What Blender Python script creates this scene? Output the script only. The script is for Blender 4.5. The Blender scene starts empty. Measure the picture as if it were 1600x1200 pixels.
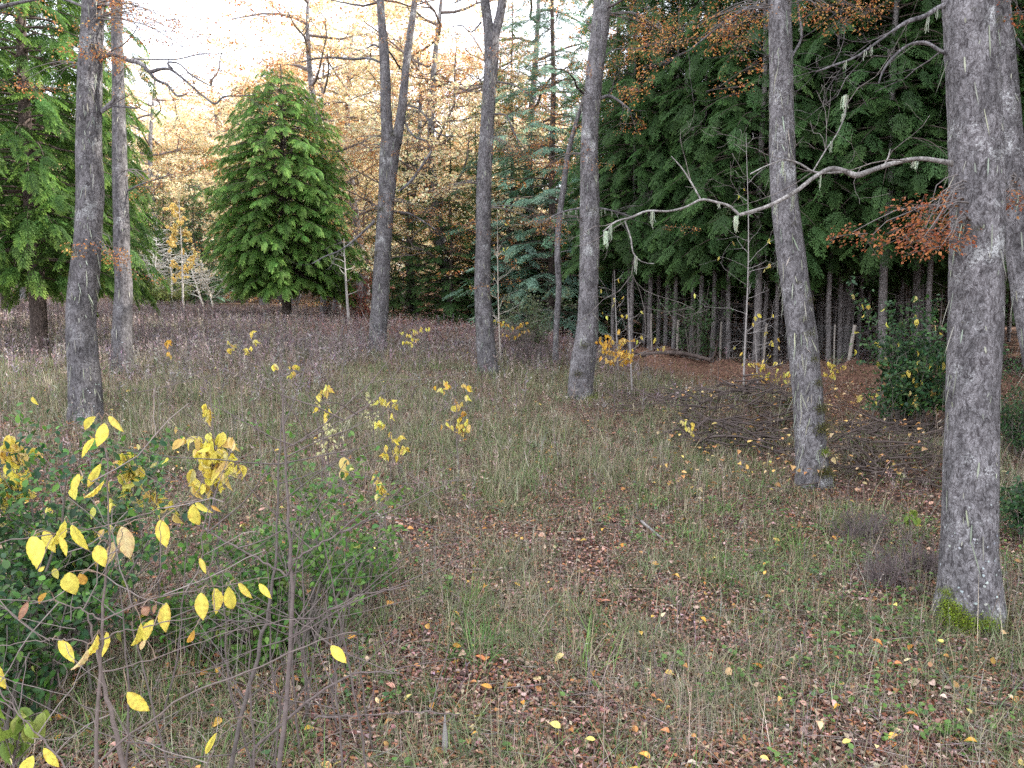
import bpy, math
import numpy as np
rad = math.radians
sc = bpy.context.scene
C = sc.collection
# ------------------------------------------------------------------ camera, world, sun, exposure
CAMZ, PITCH, FPX = 2.3, rad(5), 1142.0
cam_d = bpy.data.cameras.new('camera'); cam = bpy.data.objects.new('camera', cam_d); C.objects.link(cam)
cam.location = (0, 0, CAMZ); cam.rotation_euler = (rad(90) - PITCH, 0, 0)
cam_d.sensor_width = 36; cam_d.lens = 36 * FPX / 1600; cam_d.clip_start = 0.05; cam_d.clip_end = 2000
sc.camera = cam
SUN_EL, SUN_AZ = rad(38), rad(80)            # azimuth clockwise from the view direction
w = bpy.data.worlds.new('World'); sc.world = w; w.use_nodes = True
nt = w.node_tree; bg = nt.nodes['Background']
sky = nt.nodes.new('ShaderNodeTexSky'); sky.sky_type = 'NISHITA'; sky.sun_disc = False
sky.sun_elevation = SUN_EL; sky.sun_rotation = SUN_AZ; sky.dust_density = 3.0; sky.altitude = 800
tc = nt.nodes.new('ShaderNodeTexCoord'); ns = nt.nodes.new('ShaderNodeTexNoise')
ns.inputs['Scale'].default_value = 2.2; ns.inputs['Detail'].default_value = 6
mp = nt.nodes.new('ShaderNodeMapping'); mp.inputs['Scale'].default_value = (1, 1, 2.5)
rp = nt.nodes.new('ShaderNodeValToRGB')
rp.color_ramp.elements[0].position = 0.30; rp.color_ramp.elements[0].color = (.62, .62, .62, 1)
rp.color_ramp.elements[1].position = 0.62; rp.color_ramp.elements[1].color = (1, 1, 1, 1)
mx = nt.nodes.new('ShaderNodeMix'); mx.data_type = 'RGBA'
nt.links.new(tc.outputs['Generated'], mp.inputs['Vector']); nt.links.new(mp.outputs['Vector'], ns.inputs['Vector'])
nt.links.new(ns.outputs['Fac'], rp.inputs['Fac']); nt.links.new(rp.outputs['Color'], mx.inputs['Factor'])
nt.links.new(sky.outputs['Color'], mx.inputs[6]); mx.inputs[7].default_value = (10.8, 11.2, 12.4, 1)
nt.links.new(mx.outputs[2], bg.inputs['Color']); bg.inputs['Strength'].default_value = 0.12
sun_d = bpy.data.lights.new('sun', 'SUN'); sun = bpy.data.objects.new('sun', sun_d); C.objects.link(sun)
sun_d.energy = 5.0; sun_d.angle = rad(0.5); sun_d.color = (1, .955, .88)
sun.rotation_euler = (rad(90) - SUN_EL, 0, -SUN_AZ + math.pi)
from mathutils import Vector
sdir = Vector((math.sin(SUN_AZ) * math.cos(SUN_EL), math.cos(SUN_AZ) * math.cos(SUN_EL), math.sin(SUN_EL)))
sun.rotation_euler = sdir.to_track_quat('Z', 'Y').to_euler()
sc.view_settings.view_transform = 'Standard'; sc.view_settings.look = 'None'
sc.view_settings.exposure = 1.55; sc.view_settings.gamma = 1
sc.render.engine = 'CYCLES'
sc.cycles.max_bounces = 6; sc.cycles.diffuse_bounces = 4; sc.cycles.glossy_bounces = 2; sc.cycles.transmission_bounces = 3
sc.cycles.use_denoising = False

# ------------------------------------------------------------------ helpers
R_ = np.array([1., 0, 0]); F_ = np.array([0, math.cos(PITCH), -math.sin(PITCH)]); U_ = np.array([0, math.sin(PITCH), math.cos(PITCH)])
def P(px, py, d):
    """point seen at photo pixel (px, py), d metres away along the view axis"""
    return np.array([0, 0, CAMZ]) + d * (F_ + (px - 800) / FPX * R_ + (600 - py) / FPX * U_)
def nrm(v):
    v = np.asarray(v, float); return v / np.maximum(np.linalg.norm(v, axis=-1, keepdims=True), 1e-9)
_tab = np.random.default_rng(7).random((256, 256))
def vnoise(x, y):
    x = np.asarray(x, float); y = np.asarray(y, float)
    xi = np.floor(x).astype(int); yi = np.floor(y).astype(int); fx = x - xi; fy = y - yi
    fx = fx * fx * (3 - 2 * fx); fy = fy * fy * (3 - 2 * fy)
    a = _tab[xi & 255, yi & 255]; b = _tab[(xi + 1) & 255, yi & 255]; c = _tab[xi & 255, (yi + 1) & 255]; d = _tab[(xi + 1) & 255, (yi + 1) & 255]
    return (a * (1 - fx) + b * fx) * (1 - fy) + (c * (1 - fx) + d * fx) * fy
def fbm(x, y, o=4):
    s = 0; a = .5; t = 0
    for i in range(o):
        s = s + a * vnoise(np.asarray(x) * 2**i + 17 * i, np.asarray(y) * 2**i + 31 * i); t += a; a *= .5
    return s / t

# terrain: thin plate through the points where things meet the ground
_cp = [(0,1200,3.3),(800,1200,3.7),(1600,1200,3.9),(1515,960,5.4),(1270,757,8.6),(905,622,13.5),(762,582,15.5),(590,548,18),(132,658,9.5),
       (190,578,13),(65,560,15),(448,503,26),(647,496,34),(870,540,21),(1020,562,21),(1375,582,18.5),(250,480,36),(1590,640,12)]
_pt = np.array([P(*c) for c in _cp] + [(-3,-4,.1),(3,-4,-.1),(-40,20,2.6),(30,10,.6),(40,40,1.6),(-40,60,4.2),(0,60,3.4),(30,70,2.6),(-15,-15,0),(15,-15,-.2)])
def _tps(r2): return np.where(r2 > 1e-9, r2 * np.log(np.maximum(r2, 1e-9)) * .5, 0)
_n = len(_pt); _K = _tps(((_pt[:, None, :2] - _pt[None, :, :2])**2).sum(-1)) + np.eye(_n) * 2.0
_Q = np.hstack([np.ones((_n, 1)), _pt[:, :2]]); _A = np.zeros((_n + 3, _n + 3)); _A[:_n, :_n] = _K; _A[:_n, _n:] = _Q; _A[_n:, :_n] = _Q.T
_w = np.linalg.solve(_A, np.concatenate([_pt[:, 2], np.zeros(3)]))
def gz(x, y):
    x = np.asarray(x, float); y = np.asarray(y, float); s = x.shape; x = x.ravel(); y = y.ravel()
    xc = np.clip(x, -45, 45); yc = np.clip(y, -15, 70)
    z = _w[_n] + _w[_n + 1] * xc + _w[_n + 2] * yc
    for i in range(_n): z = z + _w[i] * _tps((xc - _pt[i, 0])**2 + (yc - _pt[i, 1])**2)
    z = z + .05 * (fbm(x * .9, y * .9) - .5) + .05 * (fbm(x * 3.1 + 9, y * 3.1) - .5) + np.maximum(y - 60, 0) * .12
    # low bank of needles and soil along the plantation edge
    t = np.clip((x - 3.2) / 7.5, 0, 1); yl = 19.2 - 5.2 * t
    z = z + .40 * np.exp(-((x - 3.8) / 1.4)**2 - ((y - 11.6) / .9)**2) + .26 * np.exp(-((x - 4.8) / .9)**2 - ((y - 9.4) / .6)**2)
    z = z + .40 * np.exp(-((y - yl) / .42)**2) * (x > 2.2) * np.clip((x - 2.2) / 1.2, 0, 1) * (.6 + .8 * vnoise(x * 1.3, y * .7))
    return z.reshape(s)

class MB:
    def __init__(s): s.v = []; s.c = []; s.f = {3: [], 4: []}; s.n = 0
    def add(s, v, f, c):
        v = np.asarray(v, float).reshape(-1, 3); f = np.asarray(f, int)
        c = np.asarray(c, float)
        c = np.broadcast_to(c, v.shape) if c.ndim == 1 else c.reshape(-1, 3)
        s.v.append(v); s.c.append(c); s.f[f.shape[1]].append(f + s.n); s.n += len(v)
    def mesh(s, name, mat, smooth=False):
        me = bpy.data.meshes.new(name)
        v = np.concatenate(s.v) if s.v else np.zeros((0, 3)); c = np.concatenate(s.c) if s.c else v
        t = np.concatenate(s.f[3]) if s.f[3] else np.zeros((0, 3), int); q = np.concatenate(s.f[4]) if s.f[4] else np.zeros((0, 4), int)
        me.vertices.add(len(v)); me.vertices.foreach_set('co', v.astype(np.float32).ravel())
        L = np.concatenate([t.ravel(), q.ravel()]).astype(np.int32); me.loops.add(len(L)); me.loops.foreach_set('vertex_index', L)
        ls = np.concatenate([np.arange(len(t)) * 3, len(t) * 3 + np.arange(len(q)) * 4]).astype(np.int32)
        me.polygons.add(len(ls)); me.polygons.foreach_set('loop_start', ls)
        me.update(calc_edges=True)
        if smooth: me.polygons.foreach_set('use_smooth', np.ones(len(ls), bool))
        a = me.attributes.new('Col', 'FLOAT_COLOR', 'POINT')
        a.data.foreach_set('color', np.hstack([c, np.ones((len(c), 1))]).astype(np.float32).ravel())
        me.materials.append(mat); return me
    def build(s, name, mat, parent=None, smooth=False, origin=None):
        if origin is not None: s.v = [v - np.asarray(origin) for v in s.v]
        o = bpy.data.objects.new(name, s.mesh(name, mat, smooth)); C.objects.link(o)
        if parent is not None: o.parent = parent
        return o
def tag(o, label=None, cat=None, group=None, kind=None):
    if label: o['label'] = label
    if cat: o['category'] = cat
    if group: o['group'] = group
    if kind: o['kind'] = kind
    return o
def thing(name, label, cat, loc, group=None, rz=0):
    o = bpy.data.objects.new(name, None); C.objects.link(o); o.location = loc; o.rotation_euler = (0, 0, rz); o.empty_display_size = .1
    return tag(o, label, cat, group)
def copy_tree(o, parent=None):
    c = o.copy(); C.objects.link(c); c.parent = parent
    for ch in list(o.children): copy_tree(ch, c)
    return c

def tubes(mb, paths, radii, k=5, col=(.2, .18, .16), cap=False):
    paths = np.asarray(paths, float)
    if paths.ndim == 2: paths = paths[None]
    B, n, _ = paths.shape; radii = np.broadcast_to(np.asarray(radii, float), (B, n))
    t = nrm(np.gradient(paths, axis=1)); m = nrm(paths[:, -1] - paths[:, 0])
    ref = np.where(np.abs(m[:, 2:3]) > .8, np.array([[1., 0, 0]]), np.array([[0, 0, 1.]]))[:, None, :]
    u = nrm(np.cross(np.broadcast_to(ref, t.shape), t)); v = np.cross(t, u)
    a = np.arange(k) * 2 * math.pi / k
    V = paths[:, :, None, :] + radii[:, :, None, None] * (u[:, :, None, :] * np.cos(a)[None, None, :, None] + v[:, :, None, :] * np.sin(a)[None, None, :, None])
    i = np.arange(n - 1)[:, None]; j = np.arange(k)[None]
    f = np.stack([i * k + j, i * k + (j + 1) % k, (i + 1) * k + (j + 1) % k, (i + 1) * k + j], -1).reshape(-1, 4)
    f = (f[None] + (np.arange(B) * n * k)[:, None, None]).reshape(-1, 4)
    col = np.asarray(col, float)
    if col.ndim == 2: col = np.repeat(col, n * k, axis=0)
    mb.add(V.reshape(-1, 3), f, col)
def stamp(mb, tv, tf, M, off, col, tcol=None):
    V = np.einsum('nij,mj->nmi', M, tv) + off[:, None, :]; N, m, _ = V.shape
    f = (tf[None] + (np.arange(N) * m)[:, None, None]).reshape(-1, tf.shape[1])
    c = np.repeat(np.broadcast_to(np.asarray(col, float), (N, 3)), m, axis=0)
    if tcol is not None: c = c * np.tile(tcol, (N, 1))
    mb.add(V.reshape(-1, 3), f, c)
def frame(y, z):
    """matrices whose local y runs along y and local z near z"""
    y = nrm(y); x = nrm(np.cross(y, z)); z = np.cross(x, y); return np.stack([x, y, z], -1)
def rdir(r, n): return nrm(r.normal(size=(n, 3)))
DIA_V = np.array([[0, 0, 0], [.5, .42, .10], [0, 1, -.08], [-.5, .42, .10]]); DIA_F = np.array([[0, 1, 2], [0, 2, 3]])
def leaf_outline(n=7, ser=0.0):
    t = np.linspace(0, 1, n); wd = .5 * np.sin(np.pi * t**.82)**.95; wd[0] = 0; wd[-1] = 0
    mid = np.stack([0 * t, t, -.14 * t**2], 1)
    rt = np.stack([wd, t - .02 * (np.arange(n) % 2), .09 * np.sin(np.pi * t) - .14 * t**2 + ser * (np.arange(n) % 2)], 1); lf = rt * [-1, 1, 1]
    V = np.concatenate([mid, rt, lf]); f = []
    for i in range(n - 1):
        f += [[i, n + i, n + i + 1], [i, n + i + 1, i + 1], [i, 2 * n + i + 1, 2 * n + i], [i, i + 1, 2 * n + i + 1]]
    return V, np.array(f)
LF_V, LF_F = leaf_outline(7); LB_V, LB_F = leaf_outline(13, .03)
def pick(r, cols, n, jit=.12):
    cols = np.array(cols); i = r.integers(0, len(cols), n); return np.clip(cols[i] * (1 + r.normal(0, jit, (n, 1))) * (1 + r.normal(0, jit * .4, (n, 3))), .004, .95)

# ------------------------------------------------------------------ materials
def newmat(name):
    m = bpy.data.materials.new(name); m.use_nodes = True; m.node_tree.nodes.clear(); return m, m.node_tree.nodes, m.node_tree.links
def leafmat(name, tint=(1, 1, 1), transl=.35, rough=.55, spec=.35, noise=0):
    m, N, L = newmat(name); a = N.new('ShaderNodeAttribute'); a.attribute_name = 'Col'
    mu = N.new('ShaderNodeMix'); mu.data_type = 'RGBA'; mu.blend_type = 'MULTIPLY'; mu.inputs[0].default_value = 1; mu.inputs[7].default_value = (*tint, 1)
    L.new(a.outputs['Color'], mu.inputs[6]); colr = mu.outputs[2]
    if noise:
        tc = N.new('ShaderNodeTexCoord'); nz = N.new('ShaderNodeTexNoise'); nz.inputs['Scale'].default_value = noise; nz.inputs['Detail'].default_value = 4
        mr = N.new('ShaderNodeMapRange'); mr.inputs[1].default_value = .3; mr.inputs[2].default_value = .7; mr.inputs[3].default_value = .74; mr.inputs[4].default_value = 1.12
        L.new(tc.outputs['Object'], nz.inputs['Vector']); L.new(nz.outputs['Fac'], mr.inputs[0])
        m2 = N.new('ShaderNodeVectorMath'); m2.operation = 'SCALE'; L.new(colr, m2.inputs[0]); L.new(mr.outputs[0], m2.inputs['Scale']); colr = m2.outputs[0]
    b = N.new('ShaderNodeBsdfPrincipled'); b.inputs['Roughness'].default_value = rough; b.inputs['Specular IOR Level'].default_value = spec
    L.new(colr, b.inputs['Base Color']); o = N.new('ShaderNodeOutputMaterial')
    if transl:
        t = N.new('ShaderNodeBsdfTranslucent'); ms = N.new('ShaderNodeMixShader'); ms.inputs[0].default_value = transl
        L.new(colr, t.inputs['Color']); L.new(b.outputs[0], ms.inputs[1]); L.new(t.outputs[0], ms.inputs[2]); L.new(ms.outputs[0], o.inputs[0])
    else: L.new(b.outputs[0], o.inputs[0])
    return m
def barkmat(name, base, dark, pale, scale=1.0, pale_amt=.5, bump=.6):
    m, N, L = newmat(name); tc = N.new('ShaderNodeTexCoord')
    mp = N.new('ShaderNodeMapping'); mp.inputs['Scale'].default_value = (scale, scale, scale * .5); L.new(tc.outputs['Object'], mp.inputs['Vector'])
    vo = N.new('ShaderNodeTexVoronoi'); vo.feature = 'DISTANCE_TO_EDGE'; vo.inputs['Scale'].default_value = 55
    nz = N.new('ShaderNodeTexNoise'); nz.inputs['Scale'].default_value = 38; nz.inputs['Detail'].default_value = 8; nz.inputs['Roughness'].default_value = .68
    dn = N.new('ShaderNodeTexNoise'); dn.inputs['Scale'].default_value = 14; dn.inputs['Detail'].default_value = 3
    ad = N.new('ShaderNodeVectorMath'); ad.operation = 'MULTIPLY_ADD'; L.new(dn.outputs['Color'], ad.inputs[0]); ad.inputs[1].default_value = (.09, .09, .09)
    L.new(mp.outputs[0], ad.inputs[2]); L.new(mp.outputs[0], dn.inputs['Vector']); L.new(ad.outputs[0], vo.inputs['Vector']); L.new(ad.outputs[0], nz.inputs['Vector'])
    r1 = N.new('ShaderNodeValToRGB'); e = r1.color_ramp.elements; e[0].position = .37; e[0].color = (*dark, 1); e[1].position = .57; e[1].color = (*base, 1)
    L.new(nz.outputs['Fac'], r1.inputs['Fac'])
    r2 = N.new('ShaderNodeValToRGB'); e = r2.color_ramp.elements; e[0].position = 0; e[0].color = (.38, .36, .34, 1); e[1].position = .13; e[1].color = (1, 1, 1, 1)
    L.new(vo.outputs['Distance'], r2.inputs['Fac'])
    mu = N.new('ShaderNodeMix'); mu.data_type = 'RGBA'; mu.blend_type = 'MULTIPLY'; mu.inputs[0].default_value = .75; L.new(r1.outputs[0], mu.inputs[6]); L.new(r2.outputs[0], mu.inputs[7])
    # crusty pale lichen flecks and broad tonal patches
    n3 = N.new('ShaderNodeTexNoise'); n3.inputs['Scale'].default_value = 48; n3.inputs['Detail'].default_value = 6; n3.inputs['Roughness'].default_value = .75; L.new(tc.outputs['Object'], n3.inputs['Vector'])
    n4 = N.new('ShaderNodeTexNoise'); n4.inputs['Scale'].default_value = 3.2; n4.inputs['Detail'].default_value = 3; L.new(tc.outputs['Object'], n4.inputs['Vector'])
    sm = N.new('ShaderNodeMath'); sm.operation = 'ADD'; L.new(n3.outputs['Fac'], sm.inputs[0]); L.new(n4.outputs['Fac'], sm.inputs[1])
    r3 = N.new('ShaderNodeMapRange'); r3.inputs[1].default_value = 1.24 - pale_amt * .12; r3.inputs[2].default_value = 1.36 - pale_amt * .12; L.new(sm.outputs[0], r3.inputs[0])
    m3 = N.new('ShaderNodeMix'); m3.data_type = 'RGBA'; L.new(r3.outputs[0], m3.inputs[0]); L.new(mu.outputs[2], m3.inputs[6]); m3.inputs[7].default_value = (*pale, 1)
    n6 = N.new('ShaderNodeTexNoise'); n6.inputs['Scale'].default_value = 9; n6.inputs['Detail'].default_value = 5; n6.inputs['Roughness'].default_value = .65; L.new(mp.outputs[0], n6.inputs['Vector'])
    r6 = N.new('ShaderNodeMapRange'); r6.inputs[1].default_value = .38; r6.inputs[2].default_value = .62; r6.inputs[3].default_value = .62; r6.inputs[4].default_value = 1.22; L.new(n6.outputs['Fac'], r6.inputs[0])
    s6 = N.new('ShaderNodeVectorMath'); s6.operation = 'SCALE'; L.new(m3.outputs[2], s6.inputs[0]); L.new(r6.outputs[0], s6.inputs['Scale'])
    a = N.new('ShaderNodeAttribute'); a.attribute_name = 'Col'
    m4 = N.new('ShaderNodeMix'); m4.data_type = 'RGBA'; m4.blend_type = 'MULTIPLY'; m4.inputs[0].default_value = 1; L.new(s6.outputs[0], m4.inputs[6]); L.new(a.outputs['Color'], m4.inputs[7])
    b = N.new('ShaderNodeBsdfPrincipled'); b.inputs['Roughness'].default_value = .9; b.inputs['Specular IOR Level'].default_value = .15; L.new(m4.outputs[2], b.inputs['Base Color'])
    hs = N.new('ShaderNodeMath'); hs.operation = 'MULTIPLY_ADD'; hs.inputs[1].default_value = .6
    mi = N.new('ShaderNodeMath'); mi.operation = 'MINIMUM'; mi.inputs[1].default_value = .25; L.new(vo.outputs['Distance'], mi.inputs[0]); L.new(mi.outputs[0], hs.inputs[0]); L.new(nz.outputs['Fac'], hs.inputs[2])
    bp = N.new('ShaderNodeBump'); bp.inputs['Strength'].default_value = bump; bp.inputs['Distance'].default_value = .02; L.new(hs.outputs[0], bp.inputs['Height']); L.new(bp.outputs[0], b.inputs['Normal'])
    o = N.new('ShaderNodeOutputMaterial'); L.new(b.outputs[0], o.inputs[0]); return m
BARK = barkmat('grey_bark', (.235, .222, .226), (.070, .062, .064), (.42, .42, .41), 1.0, .95, 1.0)
BARKD = barkmat('conifer_bark', (.16, .125, .11), (.05, .036, .03), (.26, .24, .22), 1.0, .3)
BARKS = barkmat('spruce_bark', (.34, .31, .30), (.16, .14, .135), (.40, .38, .36), 1.0, .5)
BARKP = barkmat('pale_bark', (.33, .31, .29), (.15, .135, .125), (.5, .49, .46), 1.0, .6)
TWIG = leafmat('twig', transl=0, rough=.85, spec=.15, noise=40)
LEAF = leafmat('autumn_leaf', transl=.4, noise=75); LEAFG = leafmat('green_leaf', transl=.3, rough=.5, spec=.3)
CONI = leafmat('conifer_leaf', transl=.42, rough=.6, spec=.25); CONB = leafmat('blue_needles', tint=(2.6, 2.2, 5.2), transl=.2, rough=.6)
LICH = leafmat('lichen', transl=.2, rough=.95, spec=.05); MOSS = leafmat('moss', transl=.15, rough=.95, spec=.05)
GRASS = leafmat('grass_blade', transl=.25, rough=.7, spec=.2)
LITT = leafmat('leaf_litter', transl=.1, rough=.8, spec=.15, noise=25)

# ------------------------------------------------------------------ ground
def ground():
    m, N, L = newmat('forest_soil'); a = N.new('ShaderNodeAttribute'); a.attribute_name = 'Col'
    tc = N.new('ShaderNodeTexCoord'); nz = N.new('ShaderNodeTexNoise'); nz.inputs['Scale'].default_value = 28; nz.inputs['Detail'].default_value = 8; nz.inputs['Roughness'].default_value = .8
    vo = N.new('ShaderNodeTexVoronoi'); vo.inputs['Scale'].default_value = 45; vo.inputs['Randomness'].default_value = 1
    L.new(tc.outputs['Object'], nz.inputs['Vector']); L.new(tc.outputs['Object'], vo.inputs['Vector'])
    hs = N.new('ShaderNodeHueSaturation'); sep = N.new('ShaderNodeSeparateColor'); L.new(vo.outputs['Color'], sep.inputs[0])
    mr = N.new('ShaderNodeMapRange'); mr.inputs[3].default_value = .35; mr.inputs[4].default_value = 1.9; L.new(sep.outputs[0], mr.inputs[0]); L.new(mr.outputs[0], hs.inputs['Value'])
    mh = N.new('ShaderNodeMapRange'); mh.inputs[3].default_value = .485; mh.inputs[4].default_value = .53; L.new(sep.outputs[1], mh.inputs[0]); L.new(mh.outputs[0], hs.inputs['Hue'])
    L.new(a.outputs['Color'], hs.inputs['Color'])
    r = N.new('ShaderNodeMapRange'); r.inputs[1].default_value = .3; r.inputs[2].default_value = .7; r.inputs[3].default_value = .45; r.inputs[4].default_value = 1.35; L.new(nz.outputs['Fac'], r.inputs[0])
    s = N.new('ShaderNodeVectorMath'); s.operation = 'SCALE'; L.new(hs.outputs[0], s.inputs[0]); L.new(r.outputs[0], s.inputs['Scale'])
    b = N.new('ShaderNodeBsdfPrincipled'); b.inputs['Roughness'].default_value = .95; b.inputs['Specular IOR Level'].default_value = .1; L.new(s.outputs[0], b.inputs['Base Color'])
    bp = N.new('ShaderNodeBump'); bp.inputs['Strength'].default_value = .8; bp.inputs['Distance'].default_value = .03; L.new(nz.outputs['Fac'], bp.inputs['Height']); L.new(bp.outputs[0], b.inputs['Normal'])
    o = N.new('ShaderNodeOutputMaterial'); L.new(b.outputs[0], o.inputs[0])
    u = np.linspace(-1, 1, 420); x = np.sign(u) * (22 * np.abs(u) + 230 * np.abs(u)**6)
    t = np.linspace(0, 1, 420); y = -25 + 33 * t + 50 * t**2 + 330 * t**7
    X, Y = np.meshgrid(x, y, indexing='ij'); Z = gz(X, Y); n = 420
    i = np.arange(n - 1)[:, None]; j = np.arange(n - 1)[None]
    f = np.stack([i * n + j, (i + 1) * n + j, (i + 1) * n + j + 1, i * n + j + 1], -1).reshape(-1, 4)
    g = fbm(X * .6, Y * .6); nd = needle_mask(X, Y)
    c = np.array([.105, .068, .052]) * (1 - nd[..., None]) + np.array([.13, .070, .05]) * nd[..., None]
    c = c * (.7 + .6 * g[..., None]); mb = MB(); mb.add(np.stack([X, Y, Z], -1).reshape(-1, 3), f, c.reshape(-1, 3))
    tag(mb.build('ground', m, smooth=True), 'forest floor of brown soil and leaf litter', None, kind='structure')
def needle_mask(x, y):
    a = np.clip((x - (1.6 + (20 - y) * .28)) / 1.5, 0, 1) * np.clip((y - 9.5) / 2, 0, 1)
    b = np.clip((y - 21 - np.maximum(-x, 0) * .3) / 3, 0, 1) * np.clip((x + 7) / 3, 0, 1)
    return np.maximum(a, b)
ground()

# ------------------------------------------------------------------ branching wood
def grow(r, start, d, length, radius, depth, store, tips, up=.1, wig=.25, n=6, kids=(3, 5), spread=.8, shrink=.6, flat=0.0):
    d = nrm(d); pts = [np.array(start, float)]; dd = d.copy()
    for i in range(n - 1):
        dd = nrm(dd + r.normal(0, wig, 3) * [1, 1, 1 - flat * .7] + [0, 0, up * .3]); pts.append(pts[-1] + dd * length / (n - 1))
    pts = np.array(pts); rr = np.linspace(radius, max(radius * .35, .0012), n); store.append((pts, rr))
    if depth <= 0: tips.append((pts, dd)); return
    for _ in range(r.integers(kids[0], kids[1] + 1)):
        t = r.uniform(.3, 1.0); k = t * (n - 1); i = min(int(k), n - 2); p = pts[i] + (pts[i + 1] - pts[i]) * (k - i)
        ax = nrm(pts[i + 1] - pts[i]); sd = r.normal(size=3); sd[2] *= (1 - flat); sd = nrm(sd - ax * (sd @ ax))
        grow(r, p, nrm(ax * (1 - spread * .4) + sd * spread), length * shrink * r.uniform(.7, 1.15), np.interp(t, [0, 1], [rr[0], rr[-1]]) * .6, depth - 1, store, tips, up, wig, n, kids, spread, shrink, flat)
    tips.append((pts[-2:], dd))
def put_paths(mb, store, k=4, col=(.2, .17, .15), r=None):
    if not store: return
    ps = np.array([s[0] for s in store]); rs = np.array([s[1] for s in store])
    thick = rs[:, 0] > .02
    for msk, kk in ((thick, 8), (~thick, k)):
        if msk.any(): tubes(mb, ps[msk], rs[msk], kk, col)

# flat spray of small beech leaves, one unit long, on a thin twig
def leaf_spray(r, nleaf, size, length=1.0, width=.55, thick=.10):
    v = []; c = []; mb = MB()
    t = r.random(nleaf)**.8; side = r.choice([-1, 1], nleaf); wv = np.sin(np.pi * np.clip(t * .85 + .12, 0, 1)) * width
    p = np.stack([side * wv * r.random(nleaf)**.7, t * length, r.normal(0, thick * .4, nleaf) - .12 * t**2 * length], 1)
    dirs = np.stack([side * r.uniform(.2, 1.2, nleaf), r.uniform(-.1, 1, nleaf), r.uniform(-.9, .25, nleaf)], 1)
    nr = np.stack([r.normal(0, .6, nleaf), r.normal(0, .6, nleaf), np.ones(nleaf)], 1)
    s = size * r.uniform(.6, 1.3, nleaf)
    M = frame(dirs, nr) * s[:, None, None] * np.array([.62, 1, 1])
    return M, p
def add_sprays(mbl, mbt, r, pos, dirs, length, nleaf, size, cols, width=.55, twigcol=(.12, .1, .09), thick=.1):
    """sprays at pos pointing along dirs"""
    for p, d, Ls in zip(pos, dirs, np.broadcast_to(length, (len(pos),))):
        M, o = leaf_spray(r, nleaf, size, Ls, width * Ls, thick)
        Fm = frame(np.array([d]), np.array([[r.normal(0, .2), r.normal(0, .2), 1]]))[0]
        stamp(mbl, DIA_V, DIA_F, np.einsum('ij,njk->nik', Fm, M), o @ Fm.T + p, pick(r, cols, len(o), .18))
        if mbt is not None:
            q = np.linspace(0, 1, 5)[:, None]; path = p + (q * [0, Ls, 0] + q**2 * [0, 0, -.12 * Ls]) @ Fm.T
            tubes(mbt, path, np.linspace(.004, .0015, 5), 3, twigcol)
            e = o[r.integers(0, len(o), 8)]; b = np.stack([e[:, 0] * 0, e[:, 1] * .8, -.12 * Ls * (e[:, 1] / Ls * .8)**2], 1)
            tubes(mbt, (b[:, None] + (e - b)[:, None] * np.linspace(0, 1, 3)[None, :, None]) @ Fm.T + p, .0018, 3, twigcol)
ORANGE = [(.52, .20, .06), (.60, .27, .08), (.44, .15, .05), (.58, .33, .13), (.36, .14, .06), (.62, .36, .10)]
RUSTY = [(.40, .13, .05), (.34, .11, .05), (.48, .20, .07), (.30, .12, .06)]
PALE_GLOW = [(.86, .70, .44), (.84, .62, .34), (.86, .78, .54), (.80, .56, .32), (.72, .72, .46)]  # orange leaves paled so their colour carries the blown-out sunlit glow

# ------------------------------------------------------------------ big grey trunks
def bark_tube(mb, c, rr, r, k=64, dens=.025, col=(1, 1, 1), flare=None, seed=0):
    """trunk surface through centres c with radii rr, knobbly; flare: (height, amount)"""
    c = np.asarray(c, float); rr = np.asarray(rr, float)
    s = np.concatenate([[0], np.cumsum(np.linalg.norm(np.diff(c, axis=0), axis=1))]); n = max(8, int(s[-1] / dens)); t = np.linspace(0, s[-1], n)
    # smooth interpolation
    def sm(a):
        g = np.gradient(a, s); o = np.empty(n)
        for i in range(n):
            j = min(np.searchsorted(s, t[i], 'right') - 1, len(s) - 2); h = s[j + 1] - s[j]; u = (t[i] - s[j]) / h
            o[i] = (2*u**3-3*u**2+1)*a[j] + (u**3-2*u**2+u)*h*g[j] + (-2*u**3+3*u**2)*a[j+1] + (u**3-u**2)*h*g[j+1]
        return o
    cc = np.stack([sm(c[:, i]) for i in range(3)], 1); R = sm(rr)
    a = np.arange(k) * 2 * math.pi / k; A, T = np.meshgrid(a, t)
    ca, sa = np.cos(A), np.sin(A)
    nz = (fbm(ca * 2.2 + 40 + seed, T * 1.6 + sa * 2.2, 3) - .5) * .14 + (fbm(A / (2 * math.pi) * k * .35 + seed, T * 9, 3) - .5) * .05
    # knots
    for _ in range(int(s[-1] * 1.6)):
        kt = r.uniform(0, s[-1]); ka = r.uniform(0, 2 * math.pi); da = np.abs((A - ka + math.pi) % (2 * math.pi) - math.pi)
        nz = nz + r.uniform(.05, .14) * np.exp(-((T - kt) / .05)**2 - (da / .3)**2)
    Rr = R[:, None] * (1 + nz)
    if flare:
        lob = 1 + .45 * np.cos(A * 5 + seed) * .6 + .3 * np.cos(A * 3 + 2 * seed) * .6
        Rr = Rr * (1 + flare[1] * np.exp(-T / flare[0]) * lob)
    tt = nrm(np.gradient(cc, axis=0)); u = nrm(np.cross(tt, [0, 1, 0])); v = np.cross(tt, u)
    V = cc[:, None] + Rr[..., None] * (u[:, None] * ca[..., None] + v[:, None] * sa[..., None])
    i = np.arange(n - 1)[:, None]; j = np.arange(k)[None]
    f = np.stack([i * k + j, i * k + (j + 1) % k, (i + 1) * k + (j + 1) % k, (i + 1) * k + j], -1).reshape(-1, 4)
    mb.add(V.reshape(-1, 3), f, col); return cc, V
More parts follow.
